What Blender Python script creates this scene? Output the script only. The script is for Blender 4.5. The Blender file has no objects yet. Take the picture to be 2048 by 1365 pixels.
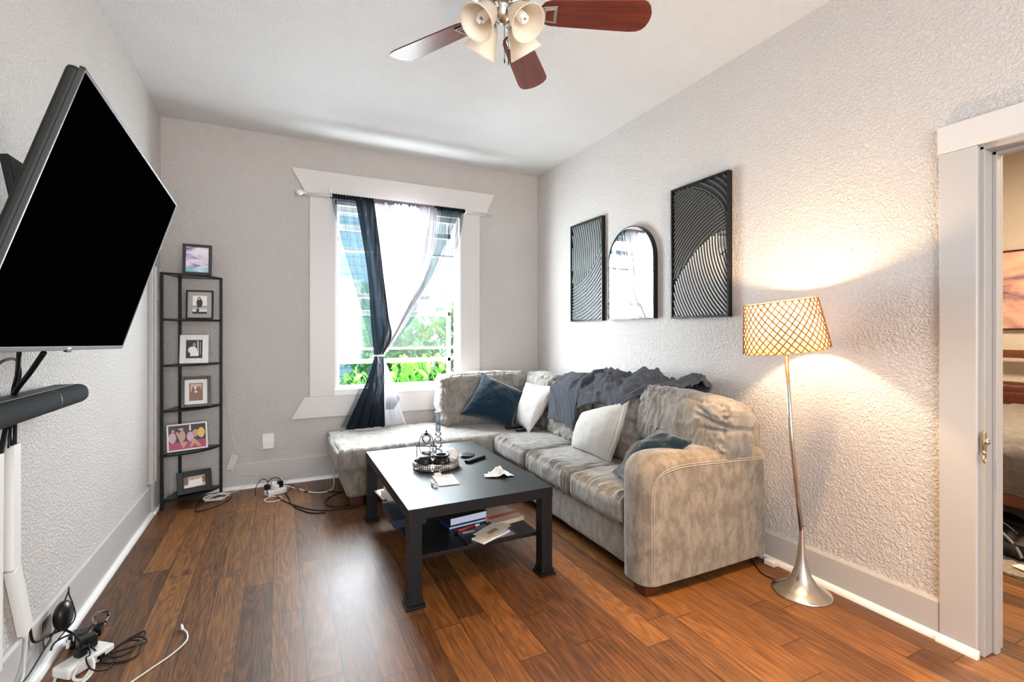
import bpy, bmesh, math, random
from mathutils import Vector, Matrix, noise
PI = math.pi
rnd = random.Random(7)
S = bpy.context.scene
COL = S.collection

# ------------------------------------------------------------ camera, light, exposure
cam_d = bpy.data.cameras.new('camera'); cam = bpy.data.objects.new('camera', cam_d); COL.objects.link(cam)
cam.location = (0, 0, 1.30); cam.rotation_euler = (PI/2, 0, math.radians(-25.9))
cam_d.sensor_width = 36; cam_d.lens = 954/2048*36; cam_d.shift_y = -16.5/2048; cam_d.clip_start = .02
S.camera = cam
S.view_settings.view_transform = 'Standard'; S.view_settings.look = 'None'
S.view_settings.exposure = 0.63; S.view_settings.gamma = 1.0; S.view_settings.use_curve_mapping = False
S.cycles.use_denoising = True
S.cycles.max_bounces = 8; S.cycles.diffuse_bounces = 5; S.cycles.transparent_max_bounces = 16
S.cycles.sample_clamp_indirect = 6; S.cycles.caustics_reflective = False; S.cycles.caustics_refractive = False
W = bpy.data.worlds.new('sky'); S.world = W; W.use_nodes = True
wb = W.node_tree.nodes['Background']; wb.inputs[0].default_value = (.80, .90, 1.0, 1); wb.inputs[1].default_value = 2.4

def light(name, kind, loc, energy, color, rot=(0, 0, 0), **kw):
    d = bpy.data.lights.new(name, kind); d.energy = energy; d.color = color
    for k, v in kw.items(): setattr(d, k, v)
    o = bpy.data.objects.new(name, d); COL.objects.link(o); o.location = loc; o.rotation_euler = rot
    return o
def aim(o, to):
    o.rotation_euler = (Vector(to)-o.location).to_track_quat('-Z', 'Y').to_euler()
sun = light('sun', 'SUN', (0, 8, 8), 7.0, (1, .95, .86), angle=.01); aim(sun, (1.6, 7.4, 0.0))
# daylight entering by the photographed window (just outside its glass)
wl = light('window_daylight', 'AREA', (1.04, 4.80, 1.68), 290, (.86, .915, 1.0), (-PI/2, 0, 0), shape='RECTANGLE', size=1.12, size_y=1.62)
bl = light('rear_fill_light', 'AREA', (.55, -2.32, 1.6), 80, (1.0, .965, .94), (PI/2, 0, 0), shape='RECTANGLE', size=2.3, size_y=1.9)  # added soft fill from behind the camera, no known source there
warm_fill_l = light('added_warm_downlight', 'AREA', (1.55, 1.0, 2.96), 15, (1.0, .60, .26), (0, 0, 0), shape='DISK', size=.16, spread=math.radians(66))  # unseen warm light added to tint the right floor and sofa arm
bed_l = light('bedroom_ceiling_light', 'AREA', (4.3, .6, 2.85), 105, (1.0, .78, .55), (0, 0, 0), shape='DISK', size=.35)

# ------------------------------------------------------------ materials
MATS = {}
def srgb(r, g, b):
    f = lambda c: (c/255/12.92) if c/255 <= .04045 else ((c/255+.055)/1.055)**2.4
    return (f(r), f(g), f(b))
def pm(name, color, rough=.5, metal=0, spec=.5, **kw):
    if name in MATS: return MATS[name]
    m = bpy.data.materials.new(name); m.use_nodes = True
    p = m.node_tree.nodes['Principled BSDF']
    p.inputs['Base Color'].default_value = (*color, 1); p.inputs['Roughness'].default_value = rough
    p.inputs['Metallic'].default_value = metal; p.inputs['Specular IOR Level'].default_value = spec
    for k, v in kw.items():
        i = p.inputs[k.replace('_', ' ')]
        i.default_value = (*v, 1) if isinstance(v, tuple) else v
    MATS[name] = m
    return m
class NT:
    def __init__(s, m): s.m = m; s.t = m.node_tree; s.p = s.t.nodes['Principled BSDF']
    def n(s, typ, ins=None, **kw):
        nd = s.t.nodes.new('ShaderNode'+typ)
        for k, v in kw.items(): setattr(nd, k, v)
        for k, v in (ins or {}).items(): s.i(nd, k, v)
        return nd
    def i(s, nd, k, v):
        if isinstance(v, bpy.types.NodeSocket): s.t.links.new(v, nd.inputs[k])
        else: nd.inputs[k].default_value = v
    def math(s, op, a, b=None, c=None):
        nd = s.n('Math', operation=op); s.i(nd, 0, a)
        if b is not None: s.i(nd, 1, b)
        if c is not None: s.i(nd, 2, c)
        return nd.outputs[0]
    def mix(s, f, a, b, blend='MIX'):
        nd = s.n('Mix', data_type='RGBA', blend_type=blend)
        for k, v in ((0, f), (6, a), (7, b)):
            if isinstance(v, tuple): v = (*v[:3], 1)
            s.i(nd, k, v)
        return nd.outputs[2]
    def ramp(s, f, stops):
        nd = s.n('ValToRGB'); s.i(nd, 0, f); r = nd.color_ramp
        while len(r.elements) < len(stops): r.elements.new(.5)
        for e, (p, c) in zip(r.elements, stops):
            e.position = p; e.color = (*c, 1) if isinstance(c, tuple) else (c, c, c, 1)
        return nd.outputs[0]
    def coords(s, kind='Object', scale=(1, 1, 1), rot=(0, 0, 0), loc=(0, 0, 0)):
        tc = s.n('TexCoord'); mp = s.n('Mapping', {'Vector': tc.outputs[kind], 'Scale': scale, 'Rotation': rot, 'Location': loc})
        return mp.outputs[0]
    def noise(s, vec, scale=5, detail=3, rough=.5, dist=0):
        return s.n('TexNoise', {'Vector': vec, 'Scale': scale, 'Detail': detail, 'Roughness': rough, 'Distortion': dist}).outputs['Fac']
    def bump(s, h, strength=.4, dist=.01, prev=None):
        nd = s.n('Bump', {'Height': h, 'Strength': strength, 'Distance': dist})
        if prev is not None: s.i(nd, 'Normal', prev)
        s.t.links.new(nd.outputs[0], s.p.inputs['Normal']); return nd.outputs[0]
    def color(s, c): s.i(s.p, 'Base Color', c)

def wall_mat(name, col, bump=.5, sc=1.0):
    m = pm(name, col, .62, spec=.35); t = NT(m); v = t.coords('Object')
    a = t.noise(v, 84*sc, 3, .6, .25); k = t.ramp(a, [(.38, 0.), (.62, 1.)])
    b = t.noise(v, 120*sc, 2, .6)
    t.bump(t.math('ADD', k, t.math('MULTIPLY', b, .5)), bump, .006)
    g = t.noise(v, 3, 2); t.color(t.mix(g, tuple(c*.96 for c in col), tuple(min(1, c*1.03) for c in col)))
    return m
M_wall = wall_mat('greige_textured_plaster', (.66, .62, .59), .85)
M_ceil = wall_mat('white_textured_ceiling', (.86, .85, .845), .9, 1.5)
M_bedwall = wall_mat('cream_textured_plaster', (.68, .61, .52), .5)
def paint(name, col, rough=.38):
    m = pm(name, col, rough); t = NT(m); v = t.coords('Object', (1, 1, .12))
    t.bump(t.noise(v, 70, 3, .6), .18, .003); return m
M_trim = paint('greige_gloss_trim_paint', (.50, .48, .465))
M_trimw = paint('painted_window_trim', (.66, .63, .61))
M_white = paint('white_gloss_paint', (.86, .85, .83), .3)
M_jamb = paint('grey_door_jamb_paint', (.42, .40, .38), .4)

def floor_mat():
    m = pm('walnut_plank_floor', (.2, .1, .05), .34, spec=.6); t = NT(m)
    tc = t.n('TexCoord'); sp = t.n('SeparateXYZ', {0: tc.outputs['Object']}); X, Y = sp.outputs[0], sp.outputs[1]
    xs = t.math('DIVIDE', t.math('SUBTRACT', X, .092), .127); i = t.math('FLOOR', xs); fx = t.math('FRACT', xs)
    w1 = t.n('TexWhiteNoise', {'W': i}, noise_dimensions='1D').outputs['Value']
    ys = t.math('DIVIDE', t.math('ADD', Y, t.math('MULTIPLY', w1, 3.7)), 1.02); j = t.math('FLOOR', ys); fy = t.math('FRACT', ys)
    cv = t.n('CombineXYZ', {0: i, 1: j, 2: 3.0}).outputs[0]
    w2 = t.n('TexWhiteNoise', {'Vector': cv}, noise_dimensions='3D').outputs['Value']
    gx = t.math('ADD', X, t.math('MULTIPLY', w2, 7.0))
    gv = t.n('CombineXYZ', {0: t.math('MULTIPLY', gx, 9.0), 1: t.math('MULTIPLY', Y, .9), 2: t.math('MULTIPLY', w2, 9.)}).outputs[0]
    big = t.noise(gv, 1.0, 2, .5, .4)
    rings = t.math('SINE', t.math('MULTIPLY', big, 95.0))
    fv = t.n('CombineXYZ', {0: t.math('MULTIPLY', gx, 230.0), 1: t.math('MULTIPLY', Y, 6.0), 2: w2}).outputs[0]
    fine = t.noise(fv, 1.0, 4, .65)
    kn = t.n('TexVoronoi', {'Vector': t.n('CombineXYZ', {0: t.math('MULTIPLY', gx, 2.2), 1: t.math('MULTIPLY', Y, 1.1), 2: 0.}).outputs[0], 'Scale': 1.0}).outputs['Distance']
    knot = t.ramp(kn, [(.03, 1.), (.075, 0.)])
    tone = t.math('ADD', t.math('MULTIPLY', fine, .62), t.math('MULTIPLY', w2, .17))
    tone = t.math('ADD', tone, t.math('MULTIPLY', rings, .045))
    col = t.ramp(tone, [(.24, srgb(54, 31, 15)), (.44, srgb(110, 70, 34)), (.64, srgb(158, 104, 50))])
    col = t.mix(t.math('MULTIPLY', knot, .75), col, srgb(48, 26, 16))
    ex = t.math('MINIMUM', fx, t.math('SUBTRACT', 1.0, fx)); ey = t.math('MINIMUM', fy, t.math('SUBTRACT', 1.0, fy))
    seam = t.math('MAXIMUM', t.math('LESS_THAN', ex, .014), t.math('LESS_THAN', ey, .0022))
    col = t.mix(t.math('MULTIPLY', seam, .92), col, srgb(40, 22, 14)); t.color(col)
    t.i(t.p, 'Roughness', t.math('ADD', .33, t.math('MULTIPLY', fine, .22)))
    h = t.math('SUBTRACT', t.math('MULTIPLY', fine, .25), seam)
    t.bump(h, .30, .0025)
    return m
M_floor = floor_mat()

def suede(name, c1, c2, sc=7, bump=.25):
    m = pm(name, c1, .78, spec=.2, Sheen_Weight=.35, Sheen_Roughness=.45); t = NT(m)
    v = t.coords('Object', (1, 1, .55)); a = t.noise(v, sc*2.7, 5, .70, .3)
    f = t.ramp(a, [(.40, 0.), (.60, 1.)]); t.color(t.mix(f, c1, c2))
    b = t.noise(t.coords('Object'), 380, 2, .6); t.bump(b, bump, .002)
    return m
M_suede = suede('grey_taupe_microfiber', srgb(112, 103, 92), srgb(142, 132, 119))
M_suede2 = suede('grey_taupe_microfiber_cushion', srgb(118, 112, 105), srgb(144, 138, 130), 5)
M_seam = pm('pale_stitching', srgb(186, 176, 160), .7)
def fuzzy(name, c1, c2, sc=160, st=.9, dist=.008):
    m = pm(name, c1, .9, spec=.15, Sheen_Weight=.5, Sheen_Roughness=.4); t = NT(m)
    a = t.noise(t.coords('Object'), sc, 4, .7, .4); t.color(t.mix(t.ramp(a, [(.35, 0.), (.65, 1.)]), c1, c2)); t.bump(a, st, dist)
    return m
M_navy = fuzzy('dark_teal_navy_plush', srgb(10, 26, 40), srgb(22, 46, 62), 130, .7, .005)
M_navy2 = fuzzy('dark_teal_green_plush', srgb(14, 32, 40), srgb(34, 56, 64), 90, .7, .005)
M_fleece = fuzzy('navy_grey_fleece', srgb(14, 21, 33), srgb(58, 70, 94), 150, 1.0, .02)
def waffle(name, c):
    m = pm(name, c, .85, spec=.15); t = NT(m); tc = t.n('TexCoord'); sp = t.n('SeparateXYZ', {0: tc.outputs['UV']})
    f = lambda k: t.math('ABSOLUTE', t.math('SINE', t.math('MULTIPLY', k, 135.0)))
    h = t.math('MAXIMUM', f(sp.outputs[0]), f(sp.outputs[1])); t.bump(h, .8, .006)
    t.color(t.mix(t.ramp(h, [(.75, 0.), (.98, 1.)]), tuple(x*.72 for x in c), c)); return m
M_waffle = waffle('cream_waffle_knit', (.74, .71, .67))
def blackwood(name, c, rough=.42):
    m = pm(name, c, rough, spec=.5); t = NT(m); v = t.coords('Object', (10, 1.4, 10)); a = t.noise(v, 9, 4, .6)
    t.color(t.mix(a, tuple(x*.75 for x in c), tuple(x*1.35 for x in c))); t.bump(a, .06, .002); return m
M_table = blackwood('black_brown_wood_veneer', (.0075, .0075, .009), .46)
M_table.node_tree.nodes['Principled BSDF'].inputs['Specular IOR Level'].default_value = .26
M_blk = pm('black_plastic', (.005, .005, .0055), .42, spec=.28)
M_blkm = pm('black_painted_metal', (.005, .005, .0055), .45, spec=.28)
M_blks = pm('satin_black', (.008, .008, .008), .32, spec=.32)
M_screen = pm('tv_black_glass', (.0006, .0006, .0007), .9, spec=.0)
M_bezel = pm('dark_grey_metal_bezel', (.035, .035, .036), .45, .2)
M_tvback = pm('charcoal_plastic_back', (.012, .013, .012), .5, spec=.3)
M_chrome = pm('brushed_nickel', (.62, .58, .52), .24, 1.0)
M_chromel = pm('polished_chrome', (.82, .82, .82), .12, 1.0)
M_rod = pm('white_metal_rod', (.72, .71, .70), .28, .25)
M_plasw = pm('white_plastic', (.80, .79, .76), .35)
M_plasg = pm('pale_grey_plastic', (.60, .58, .55), .4)
M_cw = pm('white_cable', (.72, .70, .66), .45)
M_cb = pm('black_cable', (.005, .005, .005), .5, spec=.25)
M_brass = pm('worn_brass', (.55, .46, .30), .35, 1.0)
M_gold = pm('gold_charm', (.85, .50, .20), .25, 1.0)
M_paper = pm('white_paper', (.82, .80, .77), .7)
M_paperb = pm('beige_paper', (.80, .66, .53), .7)
M_mirror = pm('mirror_glass', (.93, .94, .94), .015, 1.0)
def thin_glass(name, col, k=.75):
    m = pm(name, col, .02); t = NT(m); fr = t.n('Fresnel', {'IOR': 1.45})
    tr = t.n('BsdfTransparent', {0: (*col, 1)}); gl = t.n('BsdfGlossy', {0: (1, 1, 1, 1), 1: .04}); mx = t.n('MixShader', {0: t.math('MULTIPLY', fr.outputs[0], k)})
    t.t.links.new(tr.outputs[0], mx.inputs[1]); t.t.links.new(gl.outputs[0], mx.inputs[2]); t.t.links.new(mx.outputs[0], t.t.nodes['Material Output'].inputs[0]); return m
def wood(name, c1, c2, sc=(3, 60, 60), rough=.32):
    m = pm(name, c1, rough); t = NT(m); v = t.coords('Object', sc); a = t.noise(v, 1, 5, .65, .5)
    t.color(t.mix(t.ramp(a, [(.3, 0.), (.7, 1.)]), c1, c2)); t.bump(a, .05, .002); return m
M_blade = wood('red_mahogany_blade', srgb(76, 28, 20), srgb(126, 56, 36), (2, 34, 34), .28)
M_foot = wood('cherry_wood_foot', srgb(58, 22, 12), srgb(84, 34, 20))
M_bedwood = wood('brown_bed_wood', srgb(88, 50, 32), srgb(120, 72, 48), (30, 3, 30))
M_cfl = pm('white_spiral_bulb', (.93, .92, .88), .3)
def siding():
    m = pm('pale_blue_lap_siding', srgb(150, 190, 222), .6); t = NT(m); tc = t.n('TexCoord'); sp = t.n('SeparateXYZ', {0: tc.outputs['Object']})
    f = t.math('FRACT', t.math('DIVIDE', sp.outputs[2], .13)); t.bump(f, .9, .03)
    t.color(t.mix(t.math('LESS_THAN', f, .1), srgb(160, 200, 230), srgb(110, 150, 185))); return m
M_siding = siding()
M_leaf = pm('sunlit_green_leaf', (.13, .34, .06), .45, Transmission_Weight=0.0)
M_leaf2 = pm('bright_broad_leaf', (.18, .46, .07), .4)
M_leafd = pm('deep_green_leaf', (.06, .20, .05), .5)
for mm in (M_leaf, M_leaf2, M_leafd):
    t = NT(mm); tr = t.n('BsdfTranslucent', {0: tuple(min(1, 1.7*x) for x in mm.node_tree.nodes['Principled BSDF'].inputs[0].default_value[:3])+(1,)})
    mx = t.n('MixShader', {0: .45}); t.t.links.new(t.p.outputs[0], mx.inputs[1]); t.t.links.new(tr.outputs[0], mx.inputs[2])
    t.t.links.new(mx.outputs[0], t.t.nodes['Material Output'].inputs[0])
M_bark = pm('grey_brown_bark', (.25, .18, .12), .9)
M_soil = fuzzy('garden_soil', srgb(90, 72, 52), srgb(60, 48, 36), 20)
def pane_mat():
    m = pm('window_pane_glass', (.95, 1, .97), .0); t = NT(m)
    tr = t.n('BsdfTransparent', {0: (.965, .98, .97, 1)}); gl = t.n('BsdfGlossy', {0: (1, 1, 1, 1), 1: .02})
    mx = t.n('MixShader', {0: .05}); t.t.links.new(tr.outputs[0], mx.inputs[1]); t.t.links.new(gl.outputs[0], mx.inputs[2])
    du = t.n('BsdfTranslucent', {0: (.70, .95, .80, 1)}); m2 = t.n('MixShader', {0: .0013}); t.t.links.new(mx.outputs[0], m2.inputs[1]); t.t.links.new(du.outputs[0], m2.inputs[2])
    t.t.links.new(m2.outputs[0], t.t.nodes['Material Output'].inputs[0]); return m
M_pane = pane_mat()
def sheer(name, col, opac, transl=.5):
    m = pm(name, col, .8); t = NT(m); v = t.coords('Object')
    w = t.noise(t.coords('Object', (1, 1, .05)), 60, 2, .5)
    tr = t.n('BsdfTransparent', {0: (1, 1, 1, 1)}); df = t.n('BsdfDiffuse', {0: (*col, 1)}); tl = t.n('BsdfTranslucent', {0: (*col, 1)})
    a = t.n('MixShader', {0: transl}); t.t.links.new(df.outputs[0], a.inputs[1]); t.t.links.new(tl.outputs[0], a.inputs[2])
    lw = t.n('LayerWeight', {'Blend': .35})
    fac = t.math('MINIMUM', 1.0, t.math('ADD', t.math('ADD', opac-.08, t.math('MULTIPLY', w, .16)), t.math('MULTIPLY', t.math('POWER', lw.outputs['Facing'], 2.0), 1-opac)))
    b = t.n('MixShader', {0: fac}); t.t.links.new(tr.outputs[0], b.inputs[1]); t.t.links.new(a.outputs[0], b.inputs[2])
    t.t.links.new(b.outputs[0], t.t.nodes['Material Output'].inputs[0]); return m
M_shb = sheer('charcoal_sheer_voile', (.022, .034, .042), .56, .3)
M_shb2 = sheer('charcoal_sheer_voile_doubled', (.012, .017, .023), .985, .2)
M_shw = sheer('white_sheer_voile', (.80, .79, .84), .80, .35)
M_shg = sheer('lilac_grey_sheer_voile', (.26, .235, .245), .86, .4)

M_glass = thin_glass('clear_glass', (.86, .88, .90), 1.9)
M_frost = pm('frosted_alabaster_glass', (.95, .90, .82), .35)
t = NT(M_frost); tl_ = t.n('BsdfTranslucent', {0: (.98, .90, .78, 1)}); mx_ = t.n('MixShader', {0: .5}); t.t.links.new(t.p.outputs[0], mx_.inputs[1]); t.t.links.new(tl_.outputs[0], mx_.inputs[2]); t.t.links.new(mx_.outputs[0], t.t.nodes['Material Output'].inputs[0])

# ------------------------------------------------------------ mesh helpers
class MB:
    def __init__(s): s.v = []; s.f = []; s.mi = []; s.uv = None
    def add(s, vs, fs, mi=0, M=None):
        o = len(s.v)
        s.v += [tuple(M @ Vector(v)) if M is not None else tuple(v) for v in vs]
        s.f += [tuple(i+o for i in f) for f in fs]; s.mi += [mi]*len(fs); return s
    def box(s, x0, x1, y0, y1, z0, z1, mi=0, M=None):
        vs = [(x, y, z) for x in (x0, x1) for y in (y0, y1) for z in (z0, z1)]
        return s.add(vs, [(0, 1, 3, 2), (4, 6, 7, 5), (0, 4, 5, 1), (2, 3, 7, 6), (0, 2, 6, 4), (1, 5, 7, 3)], mi, M)
    def prism(s, poly, a, b, axis='z', mi=0, M=None):
        n = len(poly)
        put = {'z': lambda p, h: (p[0], p[1], h), 'y': lambda p, h: (p[0], h, p[1]), 'x': lambda p, h: (h, p[0], p[1])}[axis]
        vs = [put(p, a) for p in poly]+[put(p, b) for p in poly]
        fs = [tuple(range(n)), tuple(range(2*n-1, n-1, -1))]+[(i, i+n, (i+1) % n+n, (i+1) % n) for i in range(n)]
        return s.add(vs, fs, mi, M)
    def lathe(s, prof, n=32, c=(0, 0, 0), M=None, mi=0, close=False):
        vs = []; fs = []; m = len(prof)
        for k in range(n):
            a = 2*PI*k/n; vs += [(c[0]+r*math.cos(a), c[1]+r*math.sin(a), c[2]+z) for r, z in prof]
        rng = m if close else m-1
        for k in range(n):
            for i in range(rng):
                j = (i+1) % m; fs.append((k*m+i, ((k+1) % n)*m+i, ((k+1) % n)*m+j, k*m+j))
        return s.add(vs, fs, mi, M)
    def tube(s, pts, r, n=8, mi=0, M=None, closed=False, cap=True):
        pts = [Vector(p) for p in pts]; L = len(pts); rr = r if isinstance(r, (list, tuple)) else [r]*L
        vs = []; fs = []; up = None
        for i, p in enumerate(pts):
            a = pts[(i-1) % L] if (closed or i) else p; b = pts[(i+1) % L] if (closed or i < L-1) else p
            t = (b-a); t = t.normalized() if t.length > 1e-9 else Vector((0, 0, 1))
            if up is None:
                up = Vector((0, 0, 1)) if abs(t.z) < .9 else Vector((1, 0, 0))
            u = up-t*up.dot(t); u = u.normalized() if u.length > 1e-6 else t.orthogonal().normalized(); up = u; w = t.cross(u)
            vs += [p+(u*math.cos(2*PI*k/n)+w*math.sin(2*PI*k/n))*rr[i] for k in range(n)]
        for i in range(L if closed else L-1):
            j = (i+1) % L
            fs += [(i*n+k, i*n+(k+1) % n, j*n+(k+1) % n, j*n+k) for k in range(n)]
        if cap and not closed: fs += [tuple(range(n-1, -1, -1)), tuple((L-1)*n+k for k in range(n))]
        return s.add(vs, fs, mi, M)
    def grid(s, fn, nu, nv, mi=0, M=None, cu=False):
        vs = [fn(u/(nu-1 if not cu else nu), v/(nv-1)) for v in range(nv) for u in range(nu)]
        fs = [(v*nu+u, v*nu+(u+1) % nu, (v+1)*nu+(u+1) % nu, (v+1)*nu+u) for v in range(nv-1) for u in range(nu if cu else nu-1)]
        return s.add(vs, fs, mi, M)
def spline(pts, k=8, closed=False):
    P = [Vector(p) for p in pts]; out = []; L = len(P)
    for i in range(L if closed else L-1):
        g = (lambda q: P[q % L]) if closed else (lambda q: P[max(0, min(L-1, q))])
        a, b, c, d = g(i-1), g(i), g(i+1), g(i+2)
        for s_ in range(k):
            t = s_/k; out.append(.5*((2*b)+(c-a)*t+(2*a-5*b+4*c-d)*t*t+(3*b-a-3*c+d)*t**3))
    if not closed: out.append(P[-1])
    return out
def obj(name, mb, mats, parent=None, label=None, bevel=0, smooth=False, loc=None, auto=None, solid=0, subd=0):
    me = bpy.data.meshes.new(name); me.from_pydata([tuple(v) for v in mb.v], [], mb.f); me.update()
    if not isinstance(mats, (list, tuple)): mats = [mats]
    for m in mats: me.materials.append(m)
    if any(mb.mi): me.polygons.foreach_set('material_index', mb.mi)
    bm = bmesh.new(); bm.from_mesh(me); bmesh.ops.recalc_face_normals(bm, faces=bm.faces); bm.to_mesh(me); bm.free()
    if mb.uv:
        uvl = me.uv_layers.new(name='UVMap')
        for lp in me.loops: uvl.data[lp.index].uv = mb.uv[lp.vertex_index]
    if smooth: me.polygons.foreach_set('use_smooth', [True]*len(me.polygons))
    if auto is not None:
        me.polygons.foreach_set('use_smooth', [True]*len(me.polygons)); me.set_sharp_from_angle(angle=math.radians(auto))
    o = bpy.data.objects.new(name, me); COL.objects.link(o)
    if loc: o.location = loc
    if parent: o.parent = parent
    if label: o['label'] = label
    if solid:
        md = o.modifiers.new('solid', 'SOLIDIFY'); md.thickness = solid; md.offset = 0
    if bevel:
        md = o.modifiers.new('bevel', 'BEVEL'); md.width = bevel; md.segments = 3; md.limit_method = 'ANGLE'; md.angle_limit = math.radians(40)
        me.polygons.foreach_set('use_smooth', [True]*len(me.polygons)); me.set_sharp_from_angle(angle=math.radians(30)); md.harden_normals = True
    if subd:
        md = o.modifiers.new('sub', 'SUBSURF'); md.levels = subd; md.render_levels = subd
    return o
def thing(name, label, cat, loc=(0, 0, 0), rot=(0, 0, 0), group=None):
    o = bpy.data.objects.new(name, None); o.empty_display_size = .1; COL.objects.link(o); o.location = loc; o.rotation_euler = rot
    o['label'] = label; o['category'] = cat
    if group: o['group'] = group
    return o
def tag(o, label, cat, group=None):
    o['label'] = label; o['category'] = cat
    if group: o['group'] = group
    return o
def struct(name, mb, m, parent=None, **kw):
    o = obj(name, mb, m, parent, **kw)
    if parent is None: o['kind'] = 'structure'
    return o
def shift(pts, o): return [(p[0]-o[0], p[1]-o[1], p[2]-o[2]) for p in pts]

# ------------------------------------------------------------ room shell
XL, XR, YB, YF, H, WT = -.845, 2.53, 4.572, -2.2, 3.0, .13
WX0, WX1, WZ0, WZ1 = .435, 1.645, .745, 2.49          # window opening
DY0, DY1, DZ = .02, .905, 2.048                        # doorway in right wall
struct('floor', MB().box(XL-.1, 6.1, YF-.1, 4.7, -.06, 0), M_floor)
struct('ceiling', MB().box(XL-.1, XR+WT, YF-.1, YB+.12, H, H+.08), M_ceil)
struct('wall_left', MB().box(XL-.12, XL, YF, YB, 0, H), M_wall)
w = MB(); w.box(XL-.12, WX0, YB, YB+.16, 0, H).box(WX1, XR+WT, YB, YB+.16, 0, H).box(WX0, WX1, YB, YB+.16, 0, WZ0).box(WX0, WX1, YB, YB+.16, WZ1, H)
struct('wall_back', w, M_wall)
w = MB(); w.box(XR, XR+WT, DY1, YB, 0, H).box(XR, XR+WT, YF, DY0, 0, H).box(XR, XR+WT, DY0, DY1, DZ, H)
struct('wall_right', w, M_wall)
w = MB(); w.box(XL-.12, -.65, YF-.12, YF, 0, H).box(1.75, XR+WT, YF-.12, YF, 0, H).box(-.65, 1.75, YF-.12, YF, 0, .6).box(-.65, 1.75, YF-.12, YF, 2.6, H)
struct('wall_front', w, M_wall)
# baseboards with quarter round shoe
def baseboard(name, prof_axis, a, b, plane, sgn, h=.215):
    mb = MB(); t = .018
    poly = [(0, 0), (t, 0), (t, h-.012), (t-.006, h), (0, h)]
    poly = [(plane+sgn*p[0], p[1]) for p in poly]
    mb.prism(poly, a, b, prof_axis)
    o = struct(name, mb, M_trim)
    q = MB(); r = .022
    pq = [(plane+sgn*t, 0)]+[(plane+sgn*(t+r*math.cos(k*PI/12)), r*1.25*math.sin(k*PI/12)) for k in range(7)]
    q.prism(pq, a, b, prof_axis); obj('shoe_moulding', q, M_white, o)
    return o
baseboard('baseboard_left', 'y', YF, 4.16, XL, 1)
baseboard('baseboard_back', 'x', XL+.06, XR, YB, -1)
baseboard('baseboard_right', 'y', 1.03, YB, XR, -1, .165)
# the boxed strip on the left wall by the corner
t = MB().box(XL, XL+.03, 4.17, 4.42, .235, 1.78).box(XL+.03, XL+.042, 4.19, 4.24, .235, 1.78).box(XL+.03, XL+.042, 4.35, 4.40, .235, 1.78)
struct('trim_3', t, M_trim, bevel=.004)
t = MB().box(XL, XL+.028, 4.18, YB-.02, 0, .235).box(XL, XL+.036, 4.15, 4.47, .225, .243)
o = struct('trim_4', t, M_trim, bevel=.003); obj('shoe_moulding', MB().box(XL+.028, XL+.05, 4.16, YB-.02, 0, .028), M_white, o, bevel=.008)
# door casing and jamb
t = MB().box(XR-.022, XR, DY1, 1.028, 0, DZ+.005)
struct('trim_1', t, M_trim, bevel=.004)
t = MB().box(XR-.026, XR, DY0-.13, 1.032, DZ+.005, 2.168)
struct('trim_2', t, M_trimw, bevel=.004)
fr = MB().box(XR-.001, XR+WT+.02, DY1-.016, DY1+.004, 0, DZ).box(XR-.001, XR+WT+.02, DY0-.004, DY0+.016, 0, DZ).box(XR-.001, XR+WT+.02, DY0, DY1, DZ-.016, DZ+.004)
dj = struct('door_1', fr, M_jamb, bevel=.003)
obj('door_stop', MB().box(XR+.065, XR+.10, DY1-.030, DY1-.016, 0, DZ-.016).box(XR+.065, XR+.10, DY0, DY1-.016, DZ-.030, DZ-.016), M_jamb, dj, bevel=.002)
obj('jamb_edge', MB().box(XR+WT, XR+WT+.022, DY1-.02, DY1+.11, 0, DZ+.1), M_jamb, dj, bevel=.003)
# shoe in front of casing
struct('trim_5', MB().prism([(XR-.024, 0)]+[(XR-.024-.024*math.cos(k*PI/12), .03*math.sin(k*PI/12)) for k in range(7)], .895, 1.03, 'y'), M_white)
k = thing('latch_plate', 'small worn brass latch plate with a hanging ring on the grey door jamb', 'latch', (XR-.022, .889, .862))
obj('plate', MB().prism([(.028*math.cos(a)*.55+.02, .045*math.sin(a)) for a in [i*PI/12 for i in range(24)]], -.004, .002, 'y'), M_brass, k, bevel=.001)
obj('knob', MB().lathe([(0, 0), (.011, 0), (.013, .006), (.009, .014), (0, .016)], 20, M=Matrix.Translation((.018, -.002, .004)) @ Matrix.Rotation(PI/2, 4, 'X')), M_chrome, k, smooth=True)
obj('ring', MB().tube([(.0+.011*math.cos(a), -.008, -.062+.016*math.sin(a)) for a in [i*PI/10 for i in range(20)]], .0025, 6, closed=True).tube([(.0, -.006, -.03), (0, -.008, -.046)], .005, 6), M_brass, k, smooth=True)

# ------------------------------------------------------------ window
yc = YB
wf = MB()
wf.prism([(.083, 2.738), (2.005, 2.738), (1.905, 2.50), (.215, 2.50)], yc-.024, yc, 'y')
struct('trim_6', wf, M_trimw, bevel=.003)
struct('trim_7', MB().box(.232, .442, yc-.020, yc, .735, 2.505), M_trimw, bevel=.003)
struct('trim_8', MB().box(1.638, 1.842, yc-.020, yc, .735, 2.505), M_trimw, bevel=.003)
struct('trim_9', MB().prism([(.187, .735), (1.895, .735), (2.0, .548), (.083, .548)], yc-.024, yc, 'y'), M_trimw, bevel=.003)
win = MB()
x0, x1 = .435, 1.645
win.box(x0, x0+.025, yc-.018, yc+.16, .745, 2.49).box(x1-.022, x1, yc-.018, yc+.16, .745, 2.49).box(x0, x1, yc-.018, yc+.16, 2.455, 2.49)
win.box(x0, x1, yc-.035, yc+.16, .735, .79)
wo = struct('window_1', win, M_white, bevel=.003)
s1 = MB()   # inner sashes
xi0, xi1 = x0+.025, x1-.022
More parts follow.
